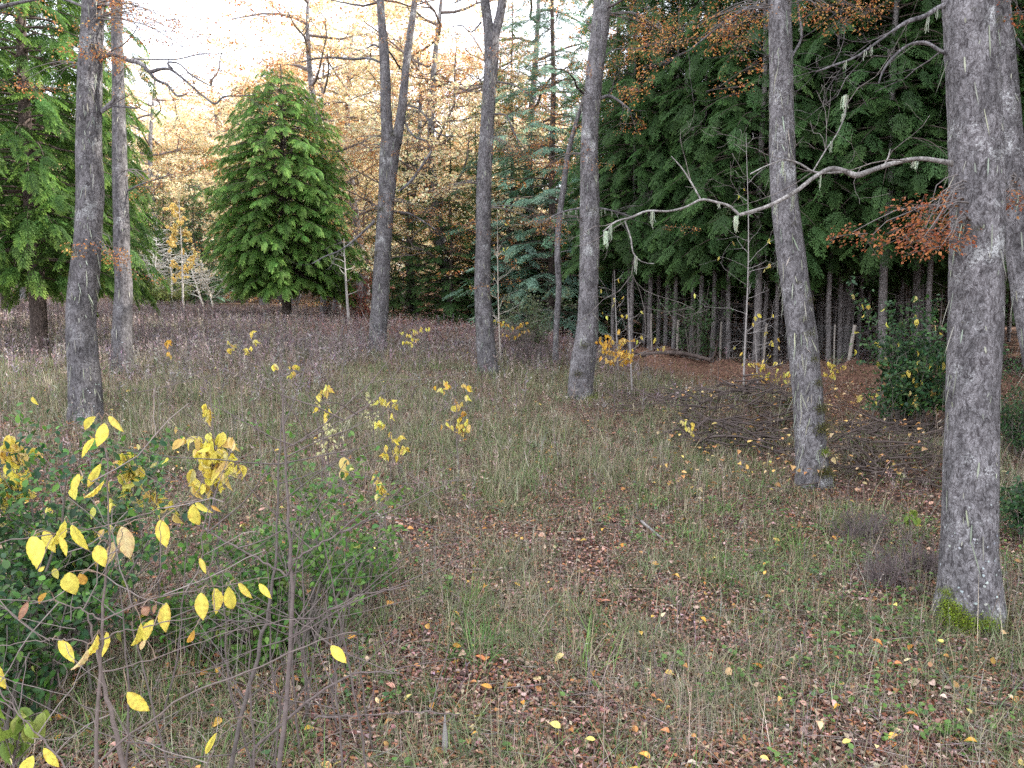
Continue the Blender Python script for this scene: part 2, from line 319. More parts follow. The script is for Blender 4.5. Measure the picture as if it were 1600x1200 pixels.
def lichen_flakes(mb, V, r, n, size=.09, zlo=0, zhi=99):
    """thin pale strips of lichen lying against the bark, hanging down"""
    m, k, _ = V.shape; i = r.integers(2, m - 2, n); j = r.integers(0, k, n)
    p = V[i, j]; cen = V[i].mean(1); out = nrm((p - cen) * [1, 1, 0]); ok = (p[:, 2] > zlo) & (p[:, 2] < zhi); p = p[ok]; out = out[ok]; n = len(p)
    L = size * r.uniform(.4, 2.2, n)**1.3; M = frame(np.array([0, 0, -1]) + out * .06 + r.normal(0, .16, (n, 3)), out) * np.stack([r.uniform(.005, .013, n), L, L], -1)[:, None, :]
    tv = np.array([[-.3, 0, 0], [.3, 0, 0], [.55, .45, .02], [.12, 1, .04], [-.5, .6, .03]]); tf = np.array([[0, 1, 2], [0, 2, 3], [0, 3, 4]])
    stamp(mb, tv, tf, M, p + out * .006, pick(r, [(.33, .34, .26), (.29, .30, .24), (.38, .39, .31), (.25, .26, .21)], n))
def crust(mb, V, r, n, z0, z1, zs):
    m, k, _ = V.shape; i = r.integers(0, m - 1, n * 4); j = r.integers(0, k, n * 4); p = V[i, j]; h = p[:, 2] - zs
    pr = np.clip((z1 - h) / (z1 - z0), 0, 1) * (vnoise(j * .22, p[:, 2] * 7) > .45); ok = (h > 0) & (r.random(n * 4) < pr); p = p[ok]; i = i[ok]; n = len(p); out = nrm((p - V[i].mean(1)) * [1, 1, 0])
    a = np.arange(7) * 2 * math.pi / 7; tv = np.vstack([[0, 0, .15], np.stack([np.cos(a) * (1 + .3 * np.sin(3 * a)), np.sin(a) * (1 + .25 * np.cos(2 * a)), 0 * a], 1)]); tf = np.array([[0, q + 1, (q + 1) % 7 + 1] for q in range(7)])
    M = frame(nrm(np.array([0, 0, 1.]) + rdir(r, n) * .8), out); M = np.stack([M[:, :, 0], np.cross(out, M[:, :, 0]), out], -1) * (r.uniform(.003, .012, n)[:, None, None]); stamp(mb, tv, tf, M, p + out * .003, pick(r, [(.42, .46, .45), (.5, .53, .52), (.36, .38, .37)], n))
def beard(mb, p, r, length, wid, col=(.36, .39, .30), n=14):
    """hanging tuft of old man's beard lichen"""
    st = np.asarray(p) + r.normal(0, 1, (n, 3)) * [wid * .4, wid * .4, .004]; m = 6; q = np.linspace(0, 1, m)
    L = length * r.uniform(.4, 1, n); path = st[:, None, :] + np.stack([r.normal(0, wid * .25, (n, 1)) * q**2 + r.normal(0, .006, (n, m)) * q, r.normal(0, wid * .25, (n, 1)) * q + 0 * q, -L[:, None] * q], -1)
    tubes(mb, path, np.linspace(max(wid * .10, .003), .0015, m), 4, pick(r, [col], n))
def moss_clump(mb, p, r, rad_, n=300, out=np.array([0, 0, 1.]), cols=((.16, .24, .02), (.22, .32, .03), (.10, .14, .03))):
    o = r.normal(0, .45, (n, 3)) * rad_ * [1, 1, .7]; d = nrm(out + rdir(r, n) * .8)
    M = frame(d, rdir(r, n)) * (rad_ * .11 * r.uniform(.5, 1.3, n))[:, None, None] * np.array([.5, 1, 1]); stamp(mb, DIA_V, DIA_F, M, p + o, pick(r, cols, n))
def blob(mb, p, rx, rz, r, col, k=10, m=7):
    a = np.arange(k) * 2 * math.pi / k; b = np.linspace(.05, math.pi - .05, m); A, B = np.meshgrid(a, b)
    s = 1 + .3 * (r.random(A.shape) - .5); V = np.stack([np.cos(A) * np.sin(B) * rx * s, np.sin(A) * np.sin(B) * rx * s, np.cos(B) * rz * s], -1) + p
    i = np.arange(m - 1)[:, None]; j = np.arange(k)[None]
    mb.add(V.reshape(-1, 3), np.stack([i * k + j, (i + 1) * k + j, (i + 1) * k + (j + 1) % k, i * k + (j + 1) % k], -1).reshape(-1, 4), col)

def px_path(lst, d):
    """lst of (px, py, width_px[, depth])"""
    c = np.array([P(a[0], a[1], a[3] if len(a) > 3 else d) for a in lst]); w = np.array([a[2] / 2 / FPX * (a[3] if len(a) > 3 else d) for a in lst]); return c, w
def grey_tree(label, lst, d, seed, top=13.0, forks=(), limbs=(), lich=500, moss=(), crown=(10, 7.5), cols=ORANGE, leafy=1.0, extra_sprays=(), flare=(.22, .18), tint=1.0):
    r = np.random.default_rng(seed); c, w = px_path(lst, d)
    base = np.array([c[0, 0], c[0, 1], gz(c[0, 0], c[0, 1])]); c = np.vstack([c[0] + (c[0] - c[1]) * .0 - [0, 0, .25], c]); w = np.concatenate([[w[0] * 1.03], w])
    T = thing('grey_tree', label, 'tree', base, 'large grey barked deciduous trees')
    tips0 = []
    def extend(c, w, top):
        dr = nrm(c[-1] - c[-2]); dr = nrm(dr + [0, 0, .8]); L = max(top - c[-1, 2], .5); k = max(2, int(L / 1.2)); cs = [c[-1]]; ws = [w[-1]]
        for i in range(k):
            dr = nrm(dr + r.normal(0, .07, 3) + [0, 0, .1]); cs.append(cs[-1] + dr * L / k); ws.append(w[-1] * (1 - (i + 1) / k * .82))
        return np.vstack([c, cs[1:]]), np.concatenate([w, ws[1:]])
    stems = []
    if not forks: c, w = extend(c, w, top)
    mb = MB(); cc, V = bark_tube(mb, c, w, r, flare=flare, seed=seed % 10, col=(tint,) * 3); stems.append((c, w, V))
    for fk in forks:
        fc, fw = px_path(fk, d); fc, fw = extend(fc, fw, top - r.uniform(0, 1.5)); _, V2 = bark_tube(mb, fc, fw, r, k=40, seed=seed % 7, col=(tint,) * 3); stems.append((fc, fw, V2))
    mb.build('trunk', BARK, T, True, base)
    mbl = MB(); lichen_flakes(mbl, V, r, lich); crust(mbl, V, r, 1500 if d < 7 else 500, .1, 1.0 if d < 7 else .8, base[2])
    for s in stems[1:]: lichen_flakes(mbl, s[2], r, lich // 3)
    mbf = MB(); mbt = MB()
    for lm in limbs:          # (points, foliage count, spray length, beards)
        b = MB(); lc, lw = px_path(lm[0], d); lw = lw * .64; bark_tube(b, lc, lw, r, k=12, dens=.04)
        st = []; tp = []
        for _ in range(lm[4] if len(lm) > 4 else 6):
            i = r.integers(1, len(lc)); grow(r, lc[i], nrm((lc[i] - lc[i - 1]) + r.normal(0, .12 * np.linalg.norm(lc[i] - lc[i - 1]) * 4, 3)), r.uniform(.3, .8), lw[i] * .32 + .0012, 2, st, tp, wig=.24, kids=(2, 3))
        put_paths(b, st, 4, (.75, .7, .68))
        bo = b.build('branch', lm[5] if len(lm) > 5 else BARK, T, True, base)
        if lm[1] and tp:
            ix = r.integers(0, len(tp), lm[1]); add_sprays(mbf, mbt, r, [tp[i][0][-1] - tp[i][1] * .15 for i in ix], [tp[i][1] * [1, 1, .35] + r.normal(0, .2, 3) for i in ix], r.uniform(.3, .75, lm[1]), 70, .032, cols)
        mbb = MB()
        for _ in range(lm[3]):
            i = r.integers(1, len(lc)); beard(mbb, lc[i] + (lc[i - 1] - lc[i]) * r.random(), r, r.uniform(.04, .17), .014, n=9)
        if mbb.n: mbb.build('lichen_tuft', LICH, bo, False, base)
    # crown above
    b = MB(); st = []; tp = []
    for fc, fw, _ in (stems if not forks else stems[1:]):
        for q in range(crown[0]):
            z = r.uniform(crown[1], fc[-1, 2]); i = np.searchsorted(fc[:, 2], z); i = min(max(i, 1), len(fc) - 1); t = (z - fc[i - 1, 2]) / max(fc[i, 2] - fc[i - 1, 2], 1e-6); p = fc[i - 1] + (fc[i] - fc[i - 1]) * np.clip(t, 0, 1)
            a = r.uniform(0, 2 * math.pi); grow(r, p, [math.cos(a), math.sin(a), r.uniform(-.05, .6)], r.uniform(1.3, 2.6), .028, 2, st, tp, up=.12, wig=.28, kids=(2, 4), flat=.5)
    put_paths(b, st, 4, (.7, .62, .6)); b.build('upper_branches', BARK, T, True, base)
    tp = [t for t in tp if t[0][-1][1] > 1.5]
    nn = int(len(tp) * .55 * leafy); ix = r.permutation(len(tp))[:nn]
    add_sprays(mbf, None, r, [tp[i][0][-1] - tp[i][1] * .2 for i in ix], [tp[i][1] * [1, 1, .3] + r.normal(0, .15, 3) for i in ix], r.uniform(.4, .85, nn), 60, .034, cols)
    for (px, py, dd, n, sx, sy, L) in extra_sprays:
        pos = np.array([P(px + r.normal(0, sx * .5), py + r.normal(0, sy * .5), dd + r.normal(0, .3)) for _ in range(n)]); dr = r.normal(0, 1, (n, 3)) * [1, .7, .15]
        add_sprays(mbf, mbt, r, pos, dr, L, 55, .03, cols)
        # twigs joining the sprays to the trunk
        j = np.argmin([np.linalg.norm(pos.mean(0) - q) for q in cc]); src = cc[min(j + 8, len(cc) - 1)]
        for q in pos:
            u = np.linspace(0, 1, 7)[:, None]; pth = src + (q - src) * u + [0, 0, .12] * np.sin(np.pi * u) + r.normal(0, .012, (7, 3)) * (u > 0); tubes(mbt, pth, np.linspace(.009, .002, 7), 4, (.16, .14, .13))
    if mbt.n: mbt.build('twigs', TWIG, T, False, base)
    if mbf.n: mbf.build('foliage', LEAF, T, False, base)
    mm = MB()
    for (px, py, rr, n, bright) in moss:
        p = P(px, py, d - .12 - 0.0); p = p + (p - [0, 0, CAMZ]) * 0
        j = np.argmin(np.linalg.norm(cc - p, axis=1)); j = min(j, len(V) - 1); kk = np.argmin(np.linalg.norm(V[j] - p, axis=1)); q = V[j, kk]
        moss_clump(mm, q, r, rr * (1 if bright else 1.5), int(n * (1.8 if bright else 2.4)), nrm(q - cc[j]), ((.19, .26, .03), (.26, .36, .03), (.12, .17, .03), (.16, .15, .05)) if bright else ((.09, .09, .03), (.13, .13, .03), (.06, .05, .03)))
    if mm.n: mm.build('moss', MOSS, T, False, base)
    mbl.build('lichen', LICH, T, False, base)
    return T

TG = grey_tree('thickest tree trunk standing in the right foreground with bright green moss around its foot',
    [(1513,968,98),(1515,930,90),(1514,880,80),(1516,780,77),(1520,600,74),(1524,450,75),(1525,300,75),(1520,150,74),(1512,0,70),(1508,-120,66)], 5.4, 11, top=12,
    limbs=[([(1492,256,16),(1470,252,12),(1440,248,11),(1400,254,12),(1362,266,12),(1335,274,15),(1322,268,12),(1300,263,11),(1275,275,10),(1245,298,10),(1200,322,9),(1155,336,8)], 0, 0, 4, 1, BARKP),
           ([(1155,336,7),(1140,322,6),(1120,316,6),(1095,312,6),(1075,322,5),(1045,330,5),(1010,330,5),(985,340,5),(965,345,4),(942,362,3)], 0, 0, 3, 2, BARKP),
           ([(1095,312,4),(1080,285,4),(1065,262,3),(1049,244,2)], 0, 0, 0, 1, BARKP),
           ([(976,345,4),(985,370,4),(992,400,3),(1005,410,2),(1022,412,2)], 0, 0, 1, 2, BARKP),
           ([(1322,268,7),(1300,270,5),(1270,268,5),(1250,256,5),(1232,250,4),(1200,258,3),(1172,272,3)], 0, 0, 1, 3, BARKP),
           ([(1270,268,3),(1290,235,3),(1310,205,3),(1322,165,3),(1320,148,2)], 0, 0, 3, 3, BARKP),
           ([(1495,2,14),(1470,10,12),(1445,25,11),(1418,34,11),(1395,48,6),(1365,70,6),(1335,90,5),(1300,103,5),(1275,112,3)], 0, 0, 5, 7),
           ([(1492,88,11),(1470,80,9),(1445,66,7),(1425,68,6),(1400,85,7),(1380,110,5),(1373,130,3)], 0, 0, 0, 3),
           ([(1382,258,4),(1388,245,3),(1391,233,2)], 0, 0, 0, 0, BARKP)],
    lich=420, moss=[(1500,962,.12,3400,1),(1478,945,.09,1600,1),(1462,930,.06,800,1),(1530,966,.09,1500,1),(1515,970,.1,1600,1),(1495,950,.05,300,0),(1545,965,.05,300,0),(1530,360,.035,260,0),(1510,362,.03,200,0),(1512,350,.02,80,0),(1500,505,.018,90,0),(1520,20,.02,120,0),(1555,35,.03,140,0)], cols=RUSTY,
    extra_sprays=[(1445,350,5.2,8,40,20,.32),(1460,335,5.3,6,30,22,.28),(1350,362,5.3,2,22,6,.26),(1470,380,5.2,4,30,10,.24)], flare=(.18, .20))
b = MB(); rb = np.random.default_rng(4)
for px, py, L_ in ((946, 362, .13), (1150, 338, .12), (1320, 150, .10), (1430, 252, .06)): beard(b, P(px, py, 5.4) - np.array(TG.location), rb, L_, .02, (.52, .58, .44), n=26)
b.build('lichen_tuft', LICH, TG)
grey_tree('large trunk leaning left with dark moss down its right side, beside the brush heaps',
    [(1272,765,58),(1270,740,50),(1266,690,46),(1260,600,44),(1252,520,44),(1243,450,43),(1234,380,42),(1225,300,39),(1222,200,37),(1220,100,35),(1218,0,34),(1216,-100,32)], 8.6, 22, top=13,
    limbs=[([(1236,90,7),(1252,60,6),(1248,20,5),(1245,-20,4)], 3, 0, 2, 3), ([(1206,20,8),(1180,10,7),(1140,30,5),(1100,60,4),(1075,80,3)], 12, 0, 3, 6)],
    lich=900, moss=[(1284,705,.08,900,1),(1282,735,.08,900,0),(1280,670,.08,800,0),(1278,640,.07,600,0),(1272,600,.05,400,0),(1268,560,.05,300,0),(1262,520,.05,300,0),(1255,500,.04,250,0),(1262,470,.04,250,0),(1246,440,.03,200,0),(1240,350,.03,160,0),(1236,210,.02,90,0)],
    extra_sprays=[(1120,45,8.5,9,40,22,.5),(1170,25,8.6,6,30,14,.45),(1290,14,8.4,8,30,10,.4),(1350,20,8.6,5,30,8,.4)])
grey_tree('third large grey trunk from the right, its curved foot mossy',
    [(908,628,42),(908,600,40),(912,560,38),(917,520,34),(920,450,30),(921,400,30),(921,300,30),(922,200,27),(930,110,27),(938,40,27),(942,-20,26),(945,-120,25)], 13.5, 33, top=14,
    limbs=[([(945,25,6),(960,22,5),(990,20,4),(1010,32,3),(1040,50,2)], 4, 0, 2, 5), ([(936,155,9),(950,150,8),(970,160,6),(985,172,3)], 2, 0, 2, 4), ([(908,325,5),(890,328,4),(870,335,4),(848,345,3),(835,345,2)], 1, 0, 8, 4), ([(936,325,5),(960,330,4),(990,340,3)], 1, 0, 4, 5), ([(935,100,4),(955,80,3),(1000,75,3),(1060,55,2)], 3, 0, 2, 4)],
    lich=500, moss=[(915,625,.16,1200,1),(898,632,.14,900,1),(905,585,.08,500,0),(912,540,.08,400,0),(925,330,.06,200,0),(940,420,.06,150,0),(925,80,.05,120,0)],
    extra_sprays=[(880,160,13,7,22,50,.6),(1000,40,13.4,8,40,25,.6),(870,255,13.2,8,40,14,.6),(850,355,13.2,4,22,10,.5)])
grey_tree('straight slim trunk in the centre that forks at the very top of view',
    [(763,586,32),(761,560,30),(758,520,28),(754,450,25),(755,380,24),(756,300,24),(760,220,22),(764,150,21),(768,90,22),(768,55,24)], 15.5, 44, top=13.5, tint=.8,
    forks=([(766,60,17),(760,20,15),(754,-30,14),(750,-90,13)], [(772,60,15),(782,20,14),(788,-30,13),(792,-90,12)]),
    limbs=[([(752,35,5),(735,50,3),(722,40,3),(705,42,2)], 0, 0, 0, 3), ([(775,128,5),(800,132,4),(830,150,3),(870,180,2)], 5, 0, 2, 5), ([(770,178,5),(790,180,4),(800,200,4),(812,225,3)], 4, 0, 1, 5)],
    lich=260, crown=(7, 9),
    extra_sprays=[(800,95,15.4,12,35,30,.8),(800,230,15.2,14,40,40,.7),(690,300,15.5,6,30,14,.7),(720,370,15.3,4,30,10,.6),(770,440,15.4,3,20,16,.5),(840,340,15.4,5,30,10,.6),(700,150,15.6,6,30,40,.7)])
grey_tree('tall trunk left of centre dividing into two stems halfway up',
    [(590,552,29),(591,520,27),(594,470,27),(598,400,26),(602,340,26),(606,280,27),(609,235,30),(611,215,31)], 18, 55, top=15, tint=.85,
    forks=([(606,222,20),(603,170,17),(602,120,16),(600,80,15),(596,30,12),(592,-30,11)], [(619,225,17),(628,170,14),(634,110,12),(640,60,11),(647,10,9),(652,-40,8)]),
    limbs=[([(596,98,5),(580,92,6),(550,92,6),(520,90,5),(490,92,4),(470,97,3)], 9, 0, 3, 8), ([(594,75,5),(585,70,5),(573,75,3)], 1, 0, 0, 2), ([(636,165,5),(650,168,4),(665,182,4),(680,205,4),(695,212,3),(712,213,2)], 7, 0, 1, 7),
           ([(632,190,5),(640,205,5),(650,215,5),(665,220,5),(674,237,5)], 3, 0, 0, 4), ([(622,300,6),(640,285,7),(660,258,6),(674,237,6)], 4, 0, 1, 4), ([(586,345,8),(570,360,6),(550,378,5),(530,392,4),(505,402,3),(488,412,2)], 1, 0, 9, 6, ), ([(615,330,5),(640,334,4),(660,345,4),(680,358,3)], 8, 0, 2, 5)],
    lich=300, crown=(7, 9), moss=[(598,330,.09,300,0),(592,395,.07,200,0),(605,35,.08,200,0),(612,210,.07,200,0)],
    extra_sprays=[(565,130,18,8,30,40,.9),(560,220,18,10,35,22,.8),(600,50,17.8,5,14,20,.7),(680,150,18,12,36,40,.8),(650,325,17.7,8,34,12,.7),(560,335,17.8,7,28,14,.7),(540,240,18,8,26,20,.7)])
grey_tree('big curved trunk at left with one gnarled dark limb reaching right',
    [(134,668,54),(134,640,48),(133,600,46),(128,540,44),(127,490,42),(131,440,42),(136,400,40),(139,350,38),(141,300,38),(139,240,36),(139,170,35),(141,110,34),(144,50,33),(146,0,32),(148,-100,30)], 9.5, 66, top=12.5, tint=.72,
    limbs=[([(150,100,13),(162,88,12),(178,85,12),(200,94,11),(222,100,11),(233,112,10),(250,108,8),(265,108,7),(280,118,6),(300,135,5),(320,152,5),(337,162,5),(348,152,4),(372,150,3),(400,148,2)], 6, 0, 0, 7),
           ([(233,112,7),(243,124,7),(262,133,6),(278,150,5),(292,147,3)], 0, 0, 0, 2), ([(268,108,9),(262,98,5),(275,98,4),(300,118,4),(328,134,3)], 3, 0, 0, 4),
           ([(158,175,11),(168,166,9),(180,152,7),(178,130,4)], 0, 0, 0, 1), ([(160,174,8),(175,166,5),(195,167,5),(214,169,4)], 0, 0, 0, 1),
           ([(205,92,5),(240,93,4),(280,92,3),(310,85,3),(345,84,2)], 5, 0, 0, 5), ([(155,375,4),(160,388,4),(165,396,3),(180,398,2)], 2, 0, 0, 2), ([(130,10,6),(90,-4,7),(40,2,7),(5,10,9),(-25,20,9)], 1, 0, 4, 4)],
    lich=700, crown=(12, 6.6), moss=[(120,393,.06,260,0),(112,430,.04,120,0),(108,510,.03,90,0),(110,560,.03,90,0)],
    extra_sprays=[(215,25,9.3,12,36,26,.6),(255,45,9.4,10,36,26,.6),(150,82,9.2,8,24,9,.35),(178,398,9.3,4,8,10,.22),(60,130,9.6,4,40,12,.4),(205,8,9.4,6,30,10,.5)])
grey_tree('trunk just behind the big left one, its upper stem catching sunlight',
    [(192,582,32),(191,540,29),(192,490,27),(193,440,25),(190,400,24),(190,350,23),(188,300,22),(187,240,21),(186,180,19),(184,100,17),(182,30,16),(180,-50,15)], 13, 77, top=12, tint=.72,
    limbs=[([(196,300,4),(215,290,4),(245,280,3),(270,272,2)], 8, 0, 0, 6)], lich=200, crown=(8, 8), extra_sprays=[(230,285,13,6,30,10,.6),(215,130,13,4,20,30,.6)])
grey_tree('slimmer trunk cut by the right edge of the photo, behind the thickest trunk',
    [(1640,640,44),(1622,560,42),(1606,480,40),(1594,400,38),(1586,300,36),(1578,200,34),(1572,120,32),(1566,50,30),(1560,0,29),(1555,-80,28)], 6.9, 88, top=11,
    limbs=[([(1590,60,4),(1602,80,4),(1612,110,3)], 2, 0, 0, 3)], lich=260, cols=RUSTY, crown=(8, 6.5), moss=[(1556,42,.03,150,0)],
    extra_sprays=[(1590,20,6.6,5,14,20,.35),(1585,300,6.4,5,20,30,.28)])
# thin leaning tree
grey_tree('thin pale leaning trunk beside the curved mossy trunk',
    [(868,545,9),(870,500,9),(873,450,9),(871,400,9),(874,340,9),(881,290,9),(886,250,8),(895,210,7),(907,170,6),(920,130,5)], 16.5, 99, top=9, lich=60, crown=(3, 6), leafy=.5,
    limbs=[([(872,395,2),(885,392,2),(892,391,1.5)], 0, 0, 0, 0)], flare=(.1, .2))

# ------------------------------------------------------------------ conifers
def frond(r, L, nb, bl, nl, lw, droop, hang, cols, tipcol):
    """flat drooping spray built of many small scale leaflets; local y outward, z up"""
    v = []; M_ = []; O_ = []; Cc = []
    for i in range(nb):
        t = (i + .5) / nb; side = -1 if i % 2 else 1
        p0 = np.array([0, t * L, -droop * t**2 * L]); tl = bl * (1 - .55 * t) * r.uniform(.75, 1.2)
        d0 = nrm([side * r.uniform(.5, .9), .75, -hang * r.uniform(.6, 1.3)])
        for k in range(nl):
            s = (k + .6) / nl; p = p0 + d0 * tl * s + np.array([0, 0, -hang * .5 * tl * s * s])
            sd = -1 if k % 2 else 1; dd = nrm(d0 + np.cross(d0, [0, 0, 1]) * sd * .75 + [0, 0, -hang * .4 * s]); ll = lw * r.uniform(.8, 1.5)
            M_.append(frame(dd[None], (np.array([0, 0, 1]) + r.normal(0, .3, 3))[None])[0] * ll * np.array([.42, 1, 1])); O_.append(p)
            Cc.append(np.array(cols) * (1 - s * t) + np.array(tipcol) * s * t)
    return np.array(M_), np.array(O_), np.array(Cc)
def bake_frond(fr):
    M, O, Cc = fr; V = (np.einsum('nij,mj->nmi', M, DIA_V) + O[:, None]).reshape(-1, 3); f = (DIA_F[None] + (np.arange(len(O)) * 4)[:, None, None]).reshape(-1, 3)
    return V, f, np.repeat(Cc, 4, axis=0)
def conifer(name, r, H, skirt, Rfun, whorl, perw, fronds, fscale, droop, up_end, trunk_r, seed_cols, inner=.45, fr_step=.22, trunk_bark=BARKD, deadtwigs=0, rise=.1):
    """returns meshes (trunk, branches, foliage); origin at the foot"""
    mb = MB(); z = np.linspace(-.3, H, 14); c = np.stack([.03 * np.sin(z), .03 * np.cos(z * 1.3), z], 1); bark_tube(mb, c, trunk_r * (1 - .93 * np.clip(z, 0, H) / H) + .008, r, k=14, dens=.15, flare=(.2, .35))
    if deadtwigs:
        st = []; tp = []
        for _ in range(deadtwigs):
            zz = r.uniform(.5, skirt + .5); a = r.uniform(0, 6.28); grow(r, [0, 0, zz], [math.cos(a), math.sin(a), r.uniform(-.4, .3)], r.uniform(.4, 1.1), .008, 1, st, tp, up=-.1, wig=.12, kids=(1, 3))
        put_paths(mb, st, 3, (.85, .8, .78))
    tr = mb.mesh(name + '_trunk', trunk_bark, True)
    bb = MB(); fo = MB(); zs = []; q = skirt
    bpaths = []; bl = []
    pos = []; Ms = []; cl = []; ti = []
    for wz in np.arange(skirt, H - .15, whorl):
        n = max(3, int(perw * (1 - .45 * (wz - skirt) / (H - skirt)))); a0 = r.uniform(0, 6.28)
        for k in range(n):
            a = a0 + k * 2 * math.pi / n + r.normal(0, .18); zz = wz + r.normal(0, whorl * .35); rel = (zz - skirt) / (H - skirt)
            Rr = Rfun(np.clip(rel, 0, 1)) * r.uniform(.72, 1.12) * (1 + .10 * math.sin(a * 3 + wz)); 
            if Rr < .08: continue
            dx = np.array([math.cos(a), math.sin(a), 0]); m = 8; s = np.linspace(0, 1, m)
            pz = rise * Rr * s - droop * Rr * s**2 + up_end * Rr * s**4
            path = np.array([0, 0, zz]) + dx * (s * Rr)[:, None] + np.stack([0 * s, 0 * s, pz], 1) + np.cross(dx, [0, 0, 1]) * (r.normal(0, .05) * Rr * s**2)[:, None]
            bpaths.append(path); bl.append(np.linspace(max(.006, .011 * Rr), .003, m))
            nf = max(2, int(Rr * (1 - inner) / fr_step)) 
            for u in np.concatenate([np.linspace(inner, 1, nf), [1.0]]):
                p = np.array([np.interp(u, s, path[:, i]) for i in range(3)]); tg = nrm(path[min(int(u * 7) + 1, 7)] - path[max(int(u * 7) - 1, 0)])
                for sd in ((-1, 1) if u < .97 else (0,)):
                    lat = np.cross(dx, [0, 0, 1]) * sd; dd = nrm(tg * r.uniform(.5, 1.0) + lat * r.uniform(.6, 1.1) + [0, 0, -.12] + r.normal(0, .12, 3))
                    sz = fscale * r.uniform(.7, 1.25) * (1.05 - .35 * rel) * min(1, .35 + Rr * .8); pos.append(p); Ms.append(frame(dd[None], np.array([[r.normal(0, .25), r.normal(0, .25), 1]]))[0] * sz)
                    cl.append(r.uniform(.6, 1.5) * np.array([1 + r.normal(0, .06), 1, 1 + r.normal(0, .06)])); ti.append(r.integers(len(fronds)))
    tubes(bb, np.array(bpaths), np.array(bl), 4, (.13, .1, .085))
    pos = np.array(pos); Ms = np.array(Ms); cl = np.array(cl); ti = np.array(ti)
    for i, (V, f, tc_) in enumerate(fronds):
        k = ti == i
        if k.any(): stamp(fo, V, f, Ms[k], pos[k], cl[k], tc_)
    print(name, 'fronds', len(pos), 'tris', sum(len(x) for x in fo.f[3]))
    return tr, bb.mesh(name + '_branches', TWIG), fo.mesh(name + '_foliage', CONI)
def plant(meshes, name, label, cat, loc, group=None, rz=0, s=1, sz=None, foliage_mat=None):
    T = thing(name, label, cat, loc, group, rz); T.scale = (s, s, sz or s)
    for nm, me in zip(('trunk', 'branches', 'crown'), meshes):
        o = bpy.data.objects.new(nm, me); C.objects.link(o); o.parent = T
        if nm == 'crown' and foliage_mat:
            o.material_slots[0].link = 'OBJECT'; o.material_slots[0].material = foliage_mat
    return T
rc = np.random.default_rng(5)
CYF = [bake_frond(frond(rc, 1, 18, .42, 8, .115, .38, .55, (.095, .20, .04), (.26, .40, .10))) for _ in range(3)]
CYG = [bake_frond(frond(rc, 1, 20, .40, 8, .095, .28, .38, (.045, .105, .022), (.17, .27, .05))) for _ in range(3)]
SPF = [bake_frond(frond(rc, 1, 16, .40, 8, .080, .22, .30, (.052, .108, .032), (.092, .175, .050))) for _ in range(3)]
def rf_cyp(t): return np.interp(t, [0, .08, .25, .5, .64, .76, .89, .96, 1], [1.85, 2.15, 2.25, 2.28, 2.15, 1.75, 1.15, .68, .15])
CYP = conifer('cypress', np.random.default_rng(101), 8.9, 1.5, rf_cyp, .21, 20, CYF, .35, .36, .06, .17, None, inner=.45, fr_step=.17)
def bx(px, py, d):
    p = P(px, py, d); return np.array([p[0], p[1], gz(p[0], p[1])])
plant(CYP, 'cypress_tree', 'dense rounded bright green conifer standing alone at the back of the clearing', 'tree', bx(448, 503, 26), rz=.4)
def rf_cy2(t): return np.interp(t, [0, .1, .4, .8, 1], [1.9, 2.4, 2.3, 1.2, .1])
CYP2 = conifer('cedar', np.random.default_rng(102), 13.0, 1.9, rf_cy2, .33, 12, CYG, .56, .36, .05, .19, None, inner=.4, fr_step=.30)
G = 'dark green conifers along the left edge'
plant(CYP2, 'cedar_tree', 'tall dark conifer behind the big curved left trunk, its own dark trunk showing below', 'tree', bx(62, 560, 15), G, .3, .84, 1.0)
plant(CYP2, 'cedar_tree', 'dark conifer with foliage filling the gap around the second left trunk', 'tree', bx(120, 520, 20), G, 2.1, .72, .95)
plant(CYP2, 'cedar_tree', 'conifer cut by the left edge of the photo, drooping branches low over dry grass', 'tree', bx(-120, 545, 19), G, 4.0, 1.05)
plant(CYP2, 'cedar_tree', 'farthest conifer of the left edge group', 'tree', bx(10, 500, 27), G, 5.2, .85)

def rf_sp(t): return np.interp(t, [0, .1, .5, 1], [1.5, 1.75, 1.25, .1])
def rf_sp2(t): return np.interp(t, [0, .1, .5, 1], [2.1, 2.5, 1.7, .1])
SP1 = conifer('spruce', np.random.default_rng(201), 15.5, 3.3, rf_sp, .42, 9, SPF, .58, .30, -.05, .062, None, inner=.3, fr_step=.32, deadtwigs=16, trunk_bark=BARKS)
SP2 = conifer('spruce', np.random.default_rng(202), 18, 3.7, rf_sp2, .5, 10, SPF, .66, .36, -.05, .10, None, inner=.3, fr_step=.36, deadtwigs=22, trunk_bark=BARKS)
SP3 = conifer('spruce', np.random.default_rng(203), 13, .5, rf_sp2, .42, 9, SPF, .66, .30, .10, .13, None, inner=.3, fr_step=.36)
G = 'slender trunks of the spruce plantation'
front = [(987,548,22,1),(1015,556,22.5,1),(1027,556,24,1),(1052,562,21.5,1),(1079,561,22,1),(1093,566,21,1),(1112,569,21,1),(1136,574,20.5,1),(1180,578,19.5,2),(1193,573,21,1),(1212,577,20,1),
         (1293,586,19.5,1),(1309,580,20.5,1),(1320,577,21.5,1),(1376,590,18.5,2),(1448,586,18.5,1),(958,545,24,1),(1230,572,22,1),(1405,575,23,1),(1500,590,19,2),(1560,590,18,1),(1040,566,22.8,1),(1162,570,22,1),(1340,580,22,1),(1424,580,21.5,1)]
rp_ = np.random.default_rng(301)
ORD = 'first second third fourth fifth sixth seventh eighth ninth tenth eleventh twelfth thirteenth fourteenth fifteenth sixteenth seventeenth eighteenth nineteenth twentieth twenty-first twenty-second twenty-third twenty-fourth last'.split()
